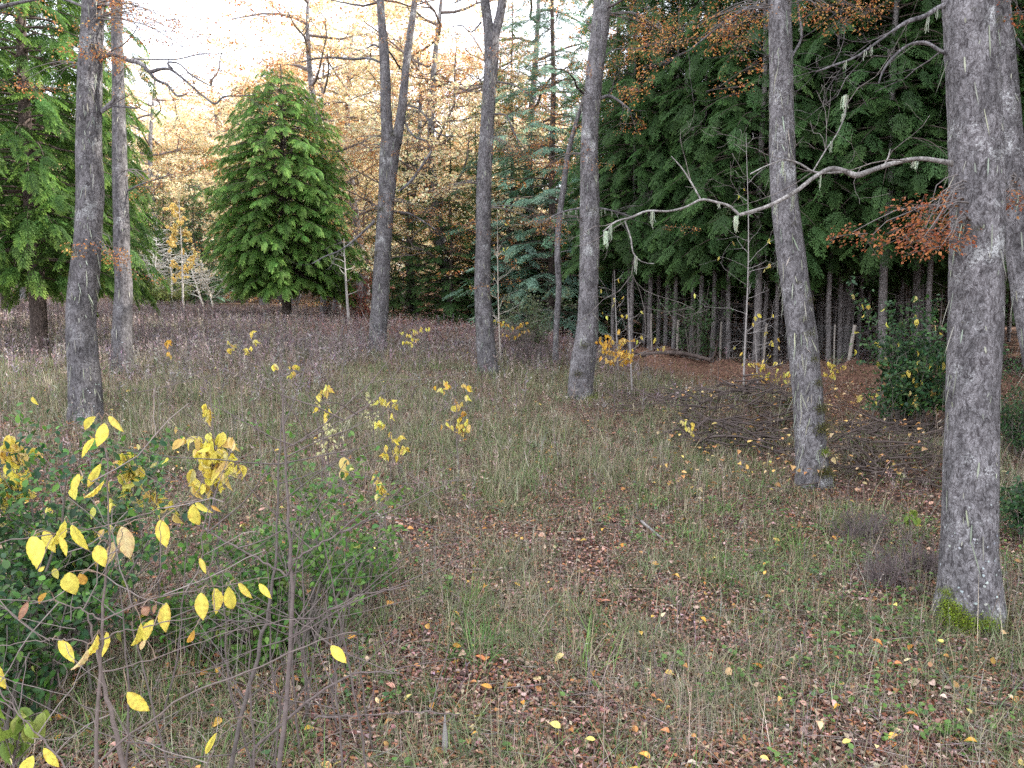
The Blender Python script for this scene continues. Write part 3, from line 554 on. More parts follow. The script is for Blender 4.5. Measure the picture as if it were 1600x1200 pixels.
slabels = {0: 'leftmost slender spruce of the plantation front, right of the curved mossy trunk', 3: 'reddish slender spruce trunk beside a pale stake at the plantation edge', 8: 'stouter reddish spruce trunk in the middle of the plantation front', 14: 'stoutest plantation trunk, with dark branch rings, left of the leafy evergreen bush', 15: 'slender spruce trunk rising behind the leafy evergreen bush', 11: 'slender spruce trunk just left of the leaning fence post'}
for i, (px, py, d, k) in enumerate(front):
    plant(SP1 if k == 1 else SP2, 'spruce_tree', slabels.get(i, ORD[sorted(range(len(front)), key=lambda q: front[q][0]).index(i)] + ' slender spruce trunk of the plantation front, counting from the left'), 'tree', bx(px, py, d), G, rp_.uniform(0, 6.28), rp_.uniform(.88, 1.08))
G2 = 'spruces filling the plantation behind its edge'
nb = 0
for row, yy in enumerate(np.arange(23.5, 50, 2.6)):
    for xx in np.arange(.32 * (yy - 12), 30, 2.5):
        x = xx + rp_.uniform(-.8, .8); y = yy + rp_.uniform(-.9, .9)
        if abs(x) > y * .80: continue
        nb += 1; plant(SP2 if rp_.random() < .65 else SP1, 'spruce_tree', 'dark spruce deep inside the shaded plantation', 'tree', (x, y, gz(x, y)), G2, rp_.uniform(0, 6.28), rp_.uniform(.9, 1.15), rp_.uniform(.92, 1.08) * (.72 if y > 24.5 and x < 13.5 else 1))
for i in range(34):
    x = -2 + i * 1.55 + rp_.uniform(-.7, .7); y = 53 + rp_.uniform(-2, 3) - .1 * i
    plant(SP3, 'spruce_tree', 'dark spruce deep inside the shaded plantation', 'tree', (x, y, gz(x, y) - .1), G2, rp_.uniform(0, 6.28), rp_.uniform(1.2, 1.5))
for i in range(11):
    y = rp_.uniform(19.8, 23.2); x = rp_.uniform(9.5, .80 * y + 1)
    plant(SP2, 'spruce_tree', 'dark spruce deep inside the shaded plantation', 'tree', (x, y, gz(x, y)), G2, rp_.uniform(0, 6.28), 1, rp_.uniform(1.05, 1.2))
G3 = 'unseen spruces added beyond the right edge to shade the clearing'
for i in range(34):  # out-of-view trees added as sun blockers to keep the clearing in shade
    y = 3 + i * .62 + rp_.uniform(-1, 1); x = .8 * y + 2.2 + rp_.uniform(0, 9)
    nb += 1; plant(SP2, 'spruce_tree', 'unseen spruce added beyond the right side to shade the clearing', 'tree', (x, y, gz(x, y)), G3, rp_.uniform(0, 6.28), 1.1, rp_.uniform(1.2, 1.4))
print('back spruces', nb)
# open-grown conifers low to the ground, behind the centre
G4 = 'dark conifers closing the back of the clearing'
for px, d, s, lb, fm in [(640, 29, .66, 'dark conifer just right of the forked trunk', None), (705, 28, .64, 'dark conifer left behind the straight central trunk', None), (745, 31, .7, 'dark conifer peeping out behind the straight central trunk', None), (800, 30, 1.0, 'green conifer right behind the straight central trunk', None),
                     (545, 44, .8, 'distant dark conifer right of the lone bright conifer', None), (862, 27, 1.25, 'tall blue green spruce between the two central right trunks', CONB), (960, 29, 1.2, 'dark conifer just right of the blue green spruce', None), (590, 42, .7, 'small far conifer behind the forked trunk', None), (318, 46, .7, 'distant grey green conifer left of the lone bright conifer', CONB),(218, 41, .62, 'distant conifer left of the sunlit saplings', None), (262, 43, .6, 'distant conifer behind the sunlit bare saplings', None), (308, 42, .58, 'distant conifer behind the golden young tree', None)]:
    plant(SP3, 'blue_spruce_tree' if fm else 'conifer_tree', lb, 'tree', bx(px, 500, d), G4, rp_.uniform(0, 6), s, None, fm)

# ------------------------------------------------------------------ background autumn trees
def decid(seed, H, spreadR, cols, nlimb=16, leaf=.06, nper=45, keep=.7):
    r = np.random.default_rng(seed); mb = MB(); z = np.linspace(-.3, H * .92, 12); c = np.stack([.25 * np.sin(z * .5 + seed), .2 * np.cos(z * .4), z], 1); rr = .19 * (1 - .9 * np.clip(z / H, 0, 1)) + .01
    bark_tube(mb, c, rr, r, k=12, dens=.2, flare=(.3, .3)); tr = mb.mesh('autumn_trunk', BARK, True)
    b = MB(); st = []; tp = []
    for i in range(nlimb):
        zz = H * (.12 + .78 * (i + r.random()) / nlimb); a = i * 2.4 + r.normal(0, .4); p = np.array([np.interp(zz, z, c[:, 0]), np.interp(zz, z, c[:, 1]), zz]); grow(r, p, [math.cos(a), math.sin(a), r.uniform(0, .5)], spreadR * r.uniform(.5, .9) * (1.15 - .6 * zz / H), .05, 2, st, tp, up=.1, wig=.28, kids=(3, 4), flat=.6)
    put_paths(b, st, 4, (.16, .13, .12)); br = b.mesh('autumn_branches', TWIG)
    f = MB(); ix = r.permutation(len(tp))[:int(len(tp) * keep)]
    add_sprays(f, None, r, [tp[i][0][-1] - tp[i][1] * .2 for i in ix], [tp[i][1] * [1, 1, .25] + r.normal(0, .2, 3) for i in ix], r.uniform(.5, 1.0, len(ix)), nper, leaf, cols)
    print('decid sprays', len(ix)); return tr, br, f.mesh('autumn_foliage', LEAF)
D1 = decid(401, 11, 4.2, PALE_GLOW, 24, .09, 60, 1.0); D2 = decid(402, 12, 4.6, ORANGE + PALE_GLOW[:3], 20, .075, 55, .8); D3 = decid(403, 9, 3.8, PALE_GLOW, 26, .13, 60, 1.0)
G5 = 'pale orange autumn trees far behind the clearing'
dl = [(255, 46, D1, 1.35), (345, 50, D1, 1.45), (440, 52, D1, 1.5), (505, 30, D2, 1.2), (690, 29, D1, 1.3), (835, 31, D2, 1.35), (560, 36, D1, 1.35), (640, 42, D1, 1.5), (410, 44, D1, 1.3), (470, 38, D1, 1.2), (300, 50, D3, 1.25), (520, 33, D2, 1.0), (560, 40, D1, 1.1), (650, 30, D2, .95), (700, 44, D1, 1.1), (790, 34, D2, 1.1), (830, 42, D1, 1.1), (470, 48, D1, 1.2), (380, 52, D1, 1.2), (330, 58, D2, 1.2), (270, 50, D1, 1.1), (230, 62, D1, 1.3), (180, 55, D2, 1.2),
      (120, 60, D1, 1.2), (40, 48, D2, 1.1), (-30, 58, D1, 1.2), (300, 70, D3, 1.8), (420, 68, D3, 1.9), (540, 62, D3, 1.7), (620, 58, D1, 1.3), (740, 62, D1, 1.4), (360, 78, D1, 1.7), (250, 80, D2, 1.7), (480, 80, D2, 1.6), (340, 62, D3, 1.3), (200, 66, D3, 1.4), (450, 58, D3, 1.2), (570, 54, D3, 1.2), (660, 66, D3, 1.4), (770, 52, D1, 1.2), (290, 90, D1, 2), (400, 95, D1, 2), (520, 95, D1, 2), (640, 90, D1, 2), (100, 85, D3, 1.8), (760, 80, D1, 1.8), (150, 75, D1, 1.6), (590, 78, D1, 1.7), (890, 50, D2, 1.3), (-90, 70, D1, 1.6), (0, 80, D1, 1.7)]
for i, (px, d, m, s) in enumerate(dl):
    plant(m, 'autumn_tree', {3: 'orange leaved gnarled tree right of the lone bright conifer', 4: 'orange leaved tree seen between the forked and the straight trunk', 5: 'orange leaved tree just right of the straight central trunk', 6: 'autumn tree just left of the forked trunk', 7: 'autumn tree directly behind the right stem of the forked trunk', 8: 'pale autumn tree behind the top of the lone bright conifer', 9: 'pale autumn tree behind the right shoulder of the lone bright conifer', 10: 'pale autumn tree just left of the lone bright conifer', 0: 'pale autumn tree rising above the sunlit bare saplings'}.get(i, 'pale far autumn tree ' + ('behind the left edge conifers' if px < 130 else 'beyond the gap left of the lone bright conifer' if px < 320 else 'behind the lone bright conifer' if px < 500 else 'around the forked trunk' if px < 660 else 'behind the straight central trunk')), 'tree', bx(px, 495, d), G5, rp_.uniform(0, 6.28), s)
# small golden tree and bare silvery saplings in the sunlit gap, stems paled further to look sunlit
def bare_sapling(name, label, base, H, r, col, rad0=.03, nl=14, lean=(0, 0), limb=.9, mat=None, group=None, leaves=0, lcols=None, lsize=.08):
    T = thing(name, label, 'sapling', base, group); z = np.linspace(-.1, H, 10); b = MB(); c = np.stack([lean[0] * z / H + .03 * H / 5 * np.sin(z * 1.1 + H), lean[1] * z / H + .03 * np.cos(z), z], 1)
    tubes(b, c, np.linspace(rad0, rad0 * .15, 10), 8, col); b.build('stem', mat or TWIG, T, True)
    st = []; tp = []; b = MB()
    for i in range(nl):
        zz = H * r.uniform(.2, .98); a = r.uniform(0, 6.28); p = [np.interp(zz, z, c[:, 0]), np.interp(zz, z, c[:, 1]), zz]; grow(r, p, [math.cos(a), math.sin(a), r.uniform(.1, .7)], limb * r.uniform(.5, 1.1) * (1.1 - .6 * zz / H), rad0 * .28, 1, st, tp, up=.05, wig=.16, kids=(1, 3))
    put_paths(b, st, 3, col); b.build('twigs', mat or TWIG, T)
    if leaves:
        f = MB(); ix = r.integers(0, len(tp), leaves); off = np.array([tp[i][0][r.integers(0, len(tp[i][0]))] for i in ix]); hang_leaves(f, off, r, lsize, lcols); f.build('leaves', LEAF, T)
    return T
def hang_leaves(mb, pos, r, size, cols, big=False):
    n = len(pos); d = np.array([0, 0, -1]) + r.normal(0, .42, (n, 3)); nr = rdir(r, n) * [1, 1, .3] + [0, -.7, 0]; L = size * r.uniform(.65, 1.2, n)
    M = frame(d, nr) * L[:, None, None] * np.stack([r.uniform(.34, .58, n), np.ones(n), r.uniform(.5, 3.2, n)], -1)[:, None, :]; stamp(mb, LF_V, LF_F, M, pos, pick(r, cols, n, .1))
YEL = [(.80, .67, .10), (.82, .72, .16), (.80, .62, .12), (.74, .68, .14), (.82, .70, .28), (.72, .52, .16)]
YOR = [(.74, .45, .05), (.76, .52, .10), (.62, .34, .06), (.72, .50, .16)]
r = np.random.default_rng(601)
for px, d, H, lb in [(243, 36, 4.2, 'tallest bare silvery sapling with fine side twigs in the sunlit gap'), (270, 38, 3.0, 'bare pale sapling just right of the tallest silvery one'), (225, 37, 3.0, 'bare sapling behind the second left trunk in the sunlit gap'), (318, 36, 2.6, 'bare leaning sapling next to the lone bright conifer'),(333,37,2.2,'short bare sapling touching the skirt of the lone bright conifer')]:
    bare_sapling('bare_sapling', lb, bx(px, 485, d), H, r, (.72, .68, .60), .06, 60, (r.normal(0, .3) + (-.6 if px > 300 else 0), 0), 1.3, group='bare saplings in the sunlit gap')
bare_sapling('golden_sapling', 'young tree with a narrow golden leaf crown in the sunlit gap', bx(287, 485, 33), 4.9, r, (.6, .56, .5), .055, 30, (0, 0), .8, leaves=1500, lcols=[(.86, .62, .2), (.86, .70, .3)], lsize=.14)
for px, py, d, H, lb in [(1166, 575, 13.8, 4.9, 'tall thin bare sapling between the second and third trunks from the right'), (988, 560, 14, 2.0, 'short thin sapling by the yellow leaves right of the curved mossy trunk'), (966, 545, 17, 2.3, 'thin leaning sapling just right of the curved mossy trunk'), (1185, 585, 15, 1.2, 'forked pale stem beside the tall thin bare sapling'), (545, 505, 24, 2.9, 'crooked lichen hung sapling right of the lone bright conifer'), (615, 500, 30, 3, 'sunlit pale sapling right behind the forked trunk'), (634, 495, 32, 2.6, 'second pale sapling behind the forked trunk'),(682,500,31,1.6,'short pale stump like sapling left of the straight central trunk'),(783,560,17,3.4,'thin bare sapling right of the straight central trunk')]:
    bare_sapling('bare_sapling', lb, bx(px, py, d), H, r, (.36, .33, .31) if px > 800 or px == 545 else (.5, .45, .38), .022 if px > 700 else .06, 22 if H > 3 else 9, (-.1, 0), .9, leaves=14 if px > 700 else 0, lcols=YEL, lsize=.1)

# ------------------------------------------------------------------ red notice board, far away
p = bx(647, 497, 33); T = thing('red_board', 'small red board on a post at the far back of the clearing', 'sign', p)
b = MB(); tubes(b, np.array([[0, 0, -.1], [0, 0, .35], [0, 0, .75]]), .04, 6, (.2, .16, .13)); b.build('post', TWIG, T)
b = MB(); bv = np.array([(x, y, z) for x in (-.28, .28) for y in (-.07, -.045) for z in (.5, .72)], float); bf = np.array([[0,1,3,2],[4,6,7,5],[0,4,5,1],[2,3,7,6],[0,2,6,4],[1,5,7,3]]); b.add(bv, bf, (.55, .06, .06)); b.build('panel', TWIG, T)

# ------------------------------------------------------------------ wire fence
T = thing('wire_fence', 'sagging wire mesh fence in front of the spruce plantation', 'fence', (0, 0, 0))
fp = np.array([bx(a, 560, dd)[:2] for a, dd in ((1000, 21.2), (1120, 19.6), (1240, 18.6), (1326, 17.6), (1440, 17.2), (1600, 16.6))])
b = MB(); seg = np.concatenate([[0], np.cumsum(np.linalg.norm(np.diff(fp, axis=0), axis=1))]); Ltot = seg[-1]
def fpt(s, z): x = np.interp(s, seg, fp[:, 0]); y = np.interp(s, seg, fp[:, 1]); return np.stack([x, y, gz(x, y) + z], -1)
H_ = 1.15; st = .085
for sgn in (1, -1):
    s0 = np.arange(-H_, Ltot + H_, st); q = np.linspace(0, 1, 9); S = s0[:, None] + (q * H_ if sgn > 0 else (1 - q) * H_)[None]; ok = (S.min(1) > 0) & (S.max(1) < Ltot); S = S[ok]; Z = np.broadcast_to(.03 + q * H_, S.shape); pts = fpt(S, Z); tubes(b, pts, .0012, 3, (.2, .2, .2))
for zz in (.04, .6, 1.18):
    S = np.linspace(0, Ltot, 120)[None]; tubes(b, fpt(S, zz + .03 * np.sin(S * 2)), .002, 3, (.2, .2, .2))
b.build('netting', TWIG, T)
rr_ = np.random.default_rng(9)
for px, dd, h, wd, ln in [(1018, 21, 1.3, .03, -.02), (1124, 19.6, 1.2, .03, .03), (1240, 18.6, 1.1, .03, 0), (1323, 17.5, 1.22, .05, .14), (1303, 17.9, 1.2, .022, 0), (1192, 19, 1.2, .035, .06), (1057, 20.4, 1.2, .04, .03)]:
    g_ = bx(px, 560, dd); b = MB(); z = np.linspace(-.15, h, 7); tubes(b, g_ + np.stack([ln * z + .008 * np.sin(z * 5), 0 * z, z], 1), np.linspace(wd, wd * .85, 7), 9, (.33, .29, .25)); b.add(g_ + np.array([(ln * h + wd * .85 * math.cos(a), wd * .85 * math.sin(a), h) for a in np.arange(4) * math.pi / 2]), [[0, 1, 2, 3]], (.5, .46, .4)); b.build('post', TWIG, T)

# ------------------------------------------------------------------ shrubs
def shrub(name, label, base, H, Rr, r, cols, nstem, leaf, nleaf, leafmat_=None, stemcol=(.16, .14, .12), extra=None, group=None, shape=.55, clump=1):
    T = thing(name, label, 'shrub', base, group); st = []; tp = []
    for i in range(nstem):
        a = r.uniform(0, 6.28); sl = Rr / H * r.uniform(.2, 1.3); d = [math.cos(a) * sl, math.sin(a) * sl, 1]
        grow(r, [r.normal(0, .15 * Rr), r.normal(0, .15 * Rr), -.05], d, H * r.uniform(.3, 1), .007 + .004 * H, 2, st, tp, up=.08, wig=.12, kids=(3, 5), spread=.75, shrink=.45)
    b = MB(); put_paths(b, st, 4, stemcol); b.build('stems', TWIG, T)
    if nleaf:
        f = MB(); ix = r.integers(0, len(tp), nleaf); base_ = np.array([tp[i][0][r.integers(0, len(tp[i][0]))] for i in ix]); pos = base_ + r.normal(0, leaf * .8, (nleaf, 3)); out = nrm(rdir(r, nleaf) + [0, 0, .15])
        M = frame(out, rdir(r, nleaf) * .6 + [0, -.3, .9]) * (leaf * r.uniform(.6, 1.25, nleaf))[:, None, None] * np.array([shape, 1, 1.2]); stamp(f, LF_V, LF_F, M, pos, pick(r, cols, nleaf, .2)); f.build('leaves', leafmat_ or LEAFG, T)
    if extra:
        f = MB(); n, sz, ec = extra; ix = r.integers(0, len(tp), n); hang_leaves(f, np.array([tp[i][0][-1] for i in ix]) + r.normal(0, .03, (n, 3)), r, sz, ec); f.build('yellow_leaves', LEAF, T)
    return T
DKG = [(.035, .085, .032), (.045, .105, .032), (.065, .13, .035), (.028, .07, .03)]; MDG = [(.07, .16, .025), (.09, .19, .03), (.05, .12, .025), (.12, .2, .04)]; YGR = [(.22, .30, .05), (.3, .34, .08), (.16, .24, .04)]
r = np.random.default_rng(701)
shrub('evergreen_shrub', 'dark green glossy shrub at the left edge among yellow leaved twigs', bx(95, 1010, 4.2), 1.35, .75, r, DKG + MDG[:2], 22, .044, 5600, extra=(70, .07, YEL))
shrub('evergreen_shrub', 'dark green shrub low in the left corner below the largest yellow leaves', bx(20, 1150, 3.6), .95, .6, r, DKG + MDG[:2], 16, .045, 2600, extra=(20, .06, YGR))
shrub('green_shrub', 'bright green leafy shrub wound around the tall bare stem at left centre', bx(475, 930, 4.6), 1.25, .55, r, MDG, 16, .045, 2000, extra=(25, .06, YGR))
shrub('green_shrub', 'low green leafy shrub between the dark shrub and the tall bare stem', bx(330, 980, 4.4), .75, .7, r, MDG, 14, .045, 1700, extra=(40, .06, YGR))
shrub('green_shrub', 'small green shrub with a few leaves near the bare stems at lower left', bx(560, 900, 5.2), .7, .4, r, MDG, 9, .045, 900)
shrub('evergreen_shrub', 'broad dark evergreen bush with a few yellow leaves, left of the thickest trunk', bx(1405, 665, 10.8), 1.65, 1.05, r, DKG, 30, .07, 6500, extra=(110, .12, YEL))
shrub('evergreen_shrub', 'small leaved evergreen bush at the right edge behind the thickest trunk', bx(1585, 690, 9.5), 1.1, .5, r, DKG, 18, .035, 3500)
shrub('evergreen_shrub', 'low dark green bush at the right edge beside the thickest trunk', bx(1612, 830, 6.8), .8, .35, r, DKG, 14, .04, 2600)
shrub('green_shrub', 'airy small leaved bush in front of the plantation trunks', bx(1078, 575, 19.5), 2.4, .8, r, [(.06, .12, .045), (.08, .15, .05)], 9, .06, 1900)
shrub('green_shrub', 'grey green bush left of the curved mossy trunk', bx(835, 560, 18.5), 1.6, .8, r, [(.08, .11, .05), (.12, .14, .06)], 16, .06, 2600)
shrub('green_shrub', 'yellow green bush in front of the sunlit saplings', bx(235, 495, 33), 1.6, 1.2, r, [(.2, .24, .06), (.14, .2, .05)], 16, .10, 2600)
shrub('green_shrub', 'pale green bush in the sunlit gap left of the lone bright conifer', bx(262, 490, 34), 1.3, 1.3, r, [(.2, .24, .06), (.24, .24, .08)], 16, .10, 1800)
shrub('rusty_shrub', 'rusty red leaved bush left of the forked trunk', bx(566, 505, 27), 1.7, .8, r, [(.35, .12, .08), (.28, .10, .07)], 12, .08, 1400)
for i, (px, py, d, h, q, lb) in enumerate([(1390, 940, 5.9, .42, .45, 'tangle of bare grey brown twigs left of the thickest trunk foot'), (1440, 900, 6.1, .4, .4, 'dark bare twiggy bush touching the thickest trunk'), (1340, 850, 6.9, .4, .4, 'bare twiggy low bush between the two right trunks'), (820, 570, 17, .9, .8, 'bare brown twiggy bush right of the straight central trunk')]):
    shrub('bare_shrub', lb, bx(px, py, d), h, q, r, None, 34, .02, 0, stemcol=(.15, .12, .115), group='bare twiggy low bushes')

# ------------------------------------------------------------------ young cherries with yellow leaves
def yellow_sapling(label, px, py_top, py_c, d, rx, ry, n, cols=YEL, size=.075, seed=0, py_base=None, group='young saplings with yellow autumn leaves'):
    r = np.random.default_rng(seed); top = P(px, py_top, d); base = np.array([top[0] + r.normal(0, .05), top[1] + r.normal(0, .05), gz(top[0], top[1])]); T = thing('yellow_leaved_sapling', label, 'sapling', base, group)
    b = MB(); m = 9; q = np.linspace(0, 1, m)[:, None]; path = (top - base) * q + r.normal(0, .012, (m, 3)) * np.sin(np.pi * q); H = top[2] - base[2]
    tubes(b, path, np.linspace(.004 + .003 * H, .0018, m), 5, (.17, .14, .13)); b.build('stem', TWIG, T, True)
    n = int(n * 1.45); b = MB(); f = MB(); cen = P(px, py_c, d) - base; sx = rx / FPX * d; sy = ry / FPX * d; nt_ = max(3, n // 5); tw = []
    for i in range(nt_):
        e = cen + np.array([r.uniform(-1, 1) * sx, r.uniform(-1, 1) * sx * .7, r.uniform(-1, 1) * sy]); zb = np.clip(e[2] - r.uniform(.02, .2), .05, H); s = np.array([np.interp(zb, path[:, 2], path[:, k]) for k in range(3)]); s[2] = zb
        u = np.linspace(0, 1, 6)[:, None]; tw.append(s + (e - s) * u + np.array([0, 0, .06]) * np.sin(np.pi * u * .8) + r.normal(0, .004, (6, 3)))
    for _ in range(nt_ + 3):
        zb = H * r.uniform(.15, .9); s = np.array([np.interp(zb, path[:, 2], path[:, k]) for k in range(3)]); s[2] = zb; a = r.uniform(0, 6.28); e = s + np.array([math.cos(a), math.sin(a), .7]) * r.uniform(.1, .35); u = np.linspace(0, 1, 6)[:, None]; tw.append(s + (e - s) * u + r.normal(0, .006, (6, 3)))
    tubes(b, np.array(tw), np.linspace(.0028, .0012, 6), 4, (.19, .15, .14)); b.build('twigs', TWIG, T)
    ix = r.integers(0, nt_, n); ps = np.array([tw[i][r.integers(2, 6)] for i in ix]) + r.normal(0, .006, (n, 3)); hang_leaves(f, ps, r, size, cols); f.build('leaves', LEAF, T); return T
ys = [('sapling crowded with yellow leaves at left centre, the densest yellow cluster', 328, 606, 722, 4.3, 36, 44, 95, YEL), ('yellow leaved sapling at the left edge beside the dark shrub', 25, 668, 735, 4.0, 34, 52, 70, YEL), ('small yellow and orange leaved sapling right of the dark shrub', 210, 700, 750, 4.4, 24, 34, 34, YEL),
      ('sapling with a drooping row of small yellow leaves above bare stems at left', 245, 745, 782, 4.4, 34, 10, 20, YEL), ('slim sapling tip with yellow leaves high above the densest yellow cluster', 323, 605, 630, 6.5, 12, 22, 16, YEL), ('yellow leaved sapling in the grass left of centre', 612, 612, 668, 8, 26, 42, 60, YEL),
      ('sapling with one hanging bunch of yellow leaves in the middle of the grass', 592, 735, 752, 5.4, 9, 20, 14, YEL), ('yellow and orange leaved sapling below the straight central trunk', 712, 585, 632, 8.2, 32, 40, 48, YEL + YOR), ('thin sapling with few yellow leaves left of the grass centre', 505, 600, 620, 7.5, 14, 24, 22, YEL),
      ('sapling with three yellow leaves beside the bright green shrub', 530, 715, 728, 4.8, 12, 10, 6, YEL), ('dense orange yellow sapling just right of the curved mossy trunk', 962, 508, 542, 12, 30, 26, 110, YOR), ('orange yellow leaved sapling left of the second trunk from the right', 1208, 560, 582, 12, 32, 18, 60, YEL + YOR),
      ('sapling with scattered yellow leaves in front of the fence posts', 1308, 562, 580, 13, 22, 14, 26, YEL), ('yellow leaved sapling left of the straight central trunk in purple weeds', 655, 505, 525, 15, 30, 16, 34, YEL), ('yellow leaved sapling rising from the purple weeds at left, leftmost one', 268, 528, 545, 12, 8, 14, 12, YOR),
      ('yellow leaved sapling in the purple weeds below the lone bright conifer', 388, 515, 535, 12, 10, 18, 18, YEL), ('small yellow leaved sapling among purple weeds left of the lone conifer', 362, 528, 540, 12, 10, 8, 10, YEL), ('faint yellow leaved sapling in weeds beneath the lone bright conifer trunk', 442, 560, 575, 10, 20, 16, 12, YEL), ('yellow leaf bunch behind the straight trunk foot', 800, 500, 515, 17, 26, 12, 40, YOR),
      ('sparse yellow leaved sapling hanging over brush near the second right trunk', 1090, 655, 668, 10, 30, 10, 8, YEL), ('small sapling with pale yellow leaves at the far lower left corner', 20, 1090, 1120, 2.9, 60, 30, 34, YGR), ('lime leaved sapling between the two right trunks', 1425, 790, 808, 6.6, 12, 16, 10, YGR), ('tiny cream leaved sapling in the grass left of centre', 578, 620, 645, 9, 16, 30, 60, [(.7, .66, .35), (.62, .6, .3)]),
      ('cream leaved slender bush behind the bright green shrub', 512, 660, 692, 7, 22, 26, 90, [(.7, .66, .35), (.62, .6, .3)])]
for i, a in enumerate(ys):
    yellow_sapling(a[0], *a[1:8], cols=a[8], seed=800 + i, size=.085 if i not in (22, 23) else .04)

# large foreground sapling: leaves placed one by one about two metres away
def fg_cherry():
    r = np.random.default_rng(900); base = P(150, 1230, 2.2); base[2] = gz(base[0], base[1]); T = thing('foreground_sapling', 'nearest sapling, its large yellow leaves hanging at lower left', 'sapling', base)
    LV = [(50,838,60,887,25,0),(70,828,85,865,16,0),(101,812,80,862,14,0),(92,838,106,870,12,0),(112,820,137,862,14,0),(152,852,163,887,20,0),(190,822,204,876,24,1),(178,846,166,886,13,1),(250,812,260,857,20,0),(302,787,309,826,18,0),(306,784,329,802,9,0),
          (108,894,115,932,26,0),(124,896,134,916,14,2),(314,926,317,971,20,0),(334,919,342,961,20,0),(357,916,363,959,18,0),(373,910,394,937,10,0),(405,912,424,936,10,0),(260,941,256,991,19,0),(220,973,208,1018,10,0),(240,968,221,1006,16,0),(228,1000,217,1017,8,1),
          (166,987,160,1031,18,0),(152,991,134,1035,9,0),(136,1015,115,1053,14,1),(92,1000,117,1036,16,0),(199,1081,234,1115,20,0),(517,1009,542,1037,16,0),(339,1144,317,1185,9,0),(68,1168,93,1202,13,0),(52,1180,30,1215,18,0),(-2,1038,8,1083,11,0),
          (150,651,127,673,13,0),(163,661,153,700,18,0),(170,650,192,675,10,0),(148,684,125,716,9,0),(158,724,134,766,12,0),(124,740,111,775,11,0),(163,750,129,786,6,0),(303,984,292,1009,9,2),(222,949,232,962,14,3),(245,945,238,960,8,3),(44,940,28,972,10,3),(74,926,56,946,9,2),(312,872,322,897,8,0),(60,893,70,885,6,0),(330,790,345,800,5,2)]
    YC = {0: (.80, .69, .11), 1: (.78, .62, .26), 2: (.66, .38, .07), 3: (.45, .26, .14)}
    f = MB(); pet = []
    for (x0, y0, x1, y1, wd, kd) in LV:
        d = 2.05 + r.uniform(-.1, .14); a = P(x0, y0, d); b_ = P(x1, y1, d + r.uniform(-.02, .02)); L = np.linalg.norm(b_ - a); tow = nrm(np.array([0, 0, CAMZ]) - a) + r.normal(0, .3, 3)
        M = frame((b_ - a)[None], tow[None]) * L * np.array([wd / FPX * d / L * 1.02, 1, r.uniform(.6, 2.8)]); c = np.array(YC[kd]) * r.uniform(.88, 1.1); tcl = np.ones((len(LB_V), 3)); tcl[:13] *= [1.04, 1.06, 1.3]; e_ = r.random(26) < r.choice([.05, .25, .5]); tcl[13:][e_] *= [.86, .68, .8]; tcl[12] *= [.7, .5, .6]; tcl[11] *= [.9, .8, .8]
        stamp(f, LB_V, LB_F, M, a[None], c[None], tcl); pet.append((a, d))
    f.build('leaves', LEAF, T, True, base)
    ST = [([(150,1290,9),(152,1130,8),(156,1020,7),(160,960,6),(172,850,4),(168,740,3),(160,655,2.5)],2.1),([(215,1290,12),(190,1180,11),(165,1080,9),(150,1010,6),(138,960,3)],2.25),([(-20,850,2.5),(60,838,2.5),(150,826,3),(230,802,2.5),(285,785,2.5),(306,783,2)],2.05),
          ([(160,968,4),(130,955,3),(90,940,2.5),(40,938,2),(-20,937,2)],2.1),([(160,970,4),(200,950,3.5),(260,928,3),(330,918,2.5),(380,910,2),(420,902,1.5)],2.05),([(158,1000,4),(190,985,3),(250,975,3),(310,962,2),(400,935,1.5)],2.1),([(156,1010,3),(120,1000,2.5),(90,1000,2.5),(40,1003,2),(-20,1015,2)],2.1),
          ([(120,1230,5),(160,1185,5),(230,1130,4.5),(290,1085,4),(360,1060,4),(430,1030,3.5),(500,1000,3),(560,985,2)],2.2),([(140,1250,4),(80,1170,4),(40,1130,3),(5,1085,3),(-20,1050,2)],2.1),([(172,850,3),(150,830,2),(115,820,2),(100,812,1.5)],2.05),([(168,760,2.5),(150,755,2),(130,745,1.5)],2.05),([(165,700,2),(150,690,1.5)],2.05),
          ([(165,900,3),(185,860,2),(192,822,1.5)],2.08),([(200,950,2.5),(225,930,2),(250,900,2),(252,812,1.5)],2.08),([(160,1050,4),(240,1030,2.5),(350,990,2),(460,965,2),(520,1008,1.5)],2.15),([(300,1250,4),(330,1180,3),(345,1150,2),(380,1120,2),(420,1130,2)],2.15)]
    b = MB()
    for pts, d in ST:
        c, w = px_path(pts, d); s = np.linspace(0, len(pts) - 1, 22); k = np.arange(len(pts)); tubes(b, np.stack([np.interp(s, k, c[:, i]) for i in range(3)], 1) + r.normal(0, .0025, (22, 3)), np.interp(s, k, w) * .7, 7, (.17, .135, .12))
    b.build('stems', TWIG, T, True, base)
    b = MB(); allp = np.concatenate([np.stack([np.interp(np.linspace(0, len(p_) - 1, 40), np.arange(len(p_)), px_path(p_, d_)[0][:, i]) for i in range(3)], 1) for p_, d_ in ST])
    for a, d in pet:
        q = allp[np.argmin(np.linalg.norm(allp - a, axis=1))]; u = np.linspace(0, 1, 7)[:, None]; tubes(b, q + (a - q) * u + np.array([0, 0, .012]) * np.sin(np.pi * u) + r.normal(0, .0012, (7, 3)) * np.sin(np.pi * u), np.linspace(.0018, .0009, 7), 4, (.28, .2, .15))
    st = []; tp = []
    for _ in range(17):
        q = allp[r.integers(len(allp))]; grow(r, q, rdir(r, 1)[0] + [0, 0, .3], r.uniform(.15, .4), .002, 1, st, tp, wig=.15, kids=(1, 2))
    put_paths(b, st, 4, (.25, .21, .19)); b.build('twigs', TWIG, T, False, base)
fg_cherry()
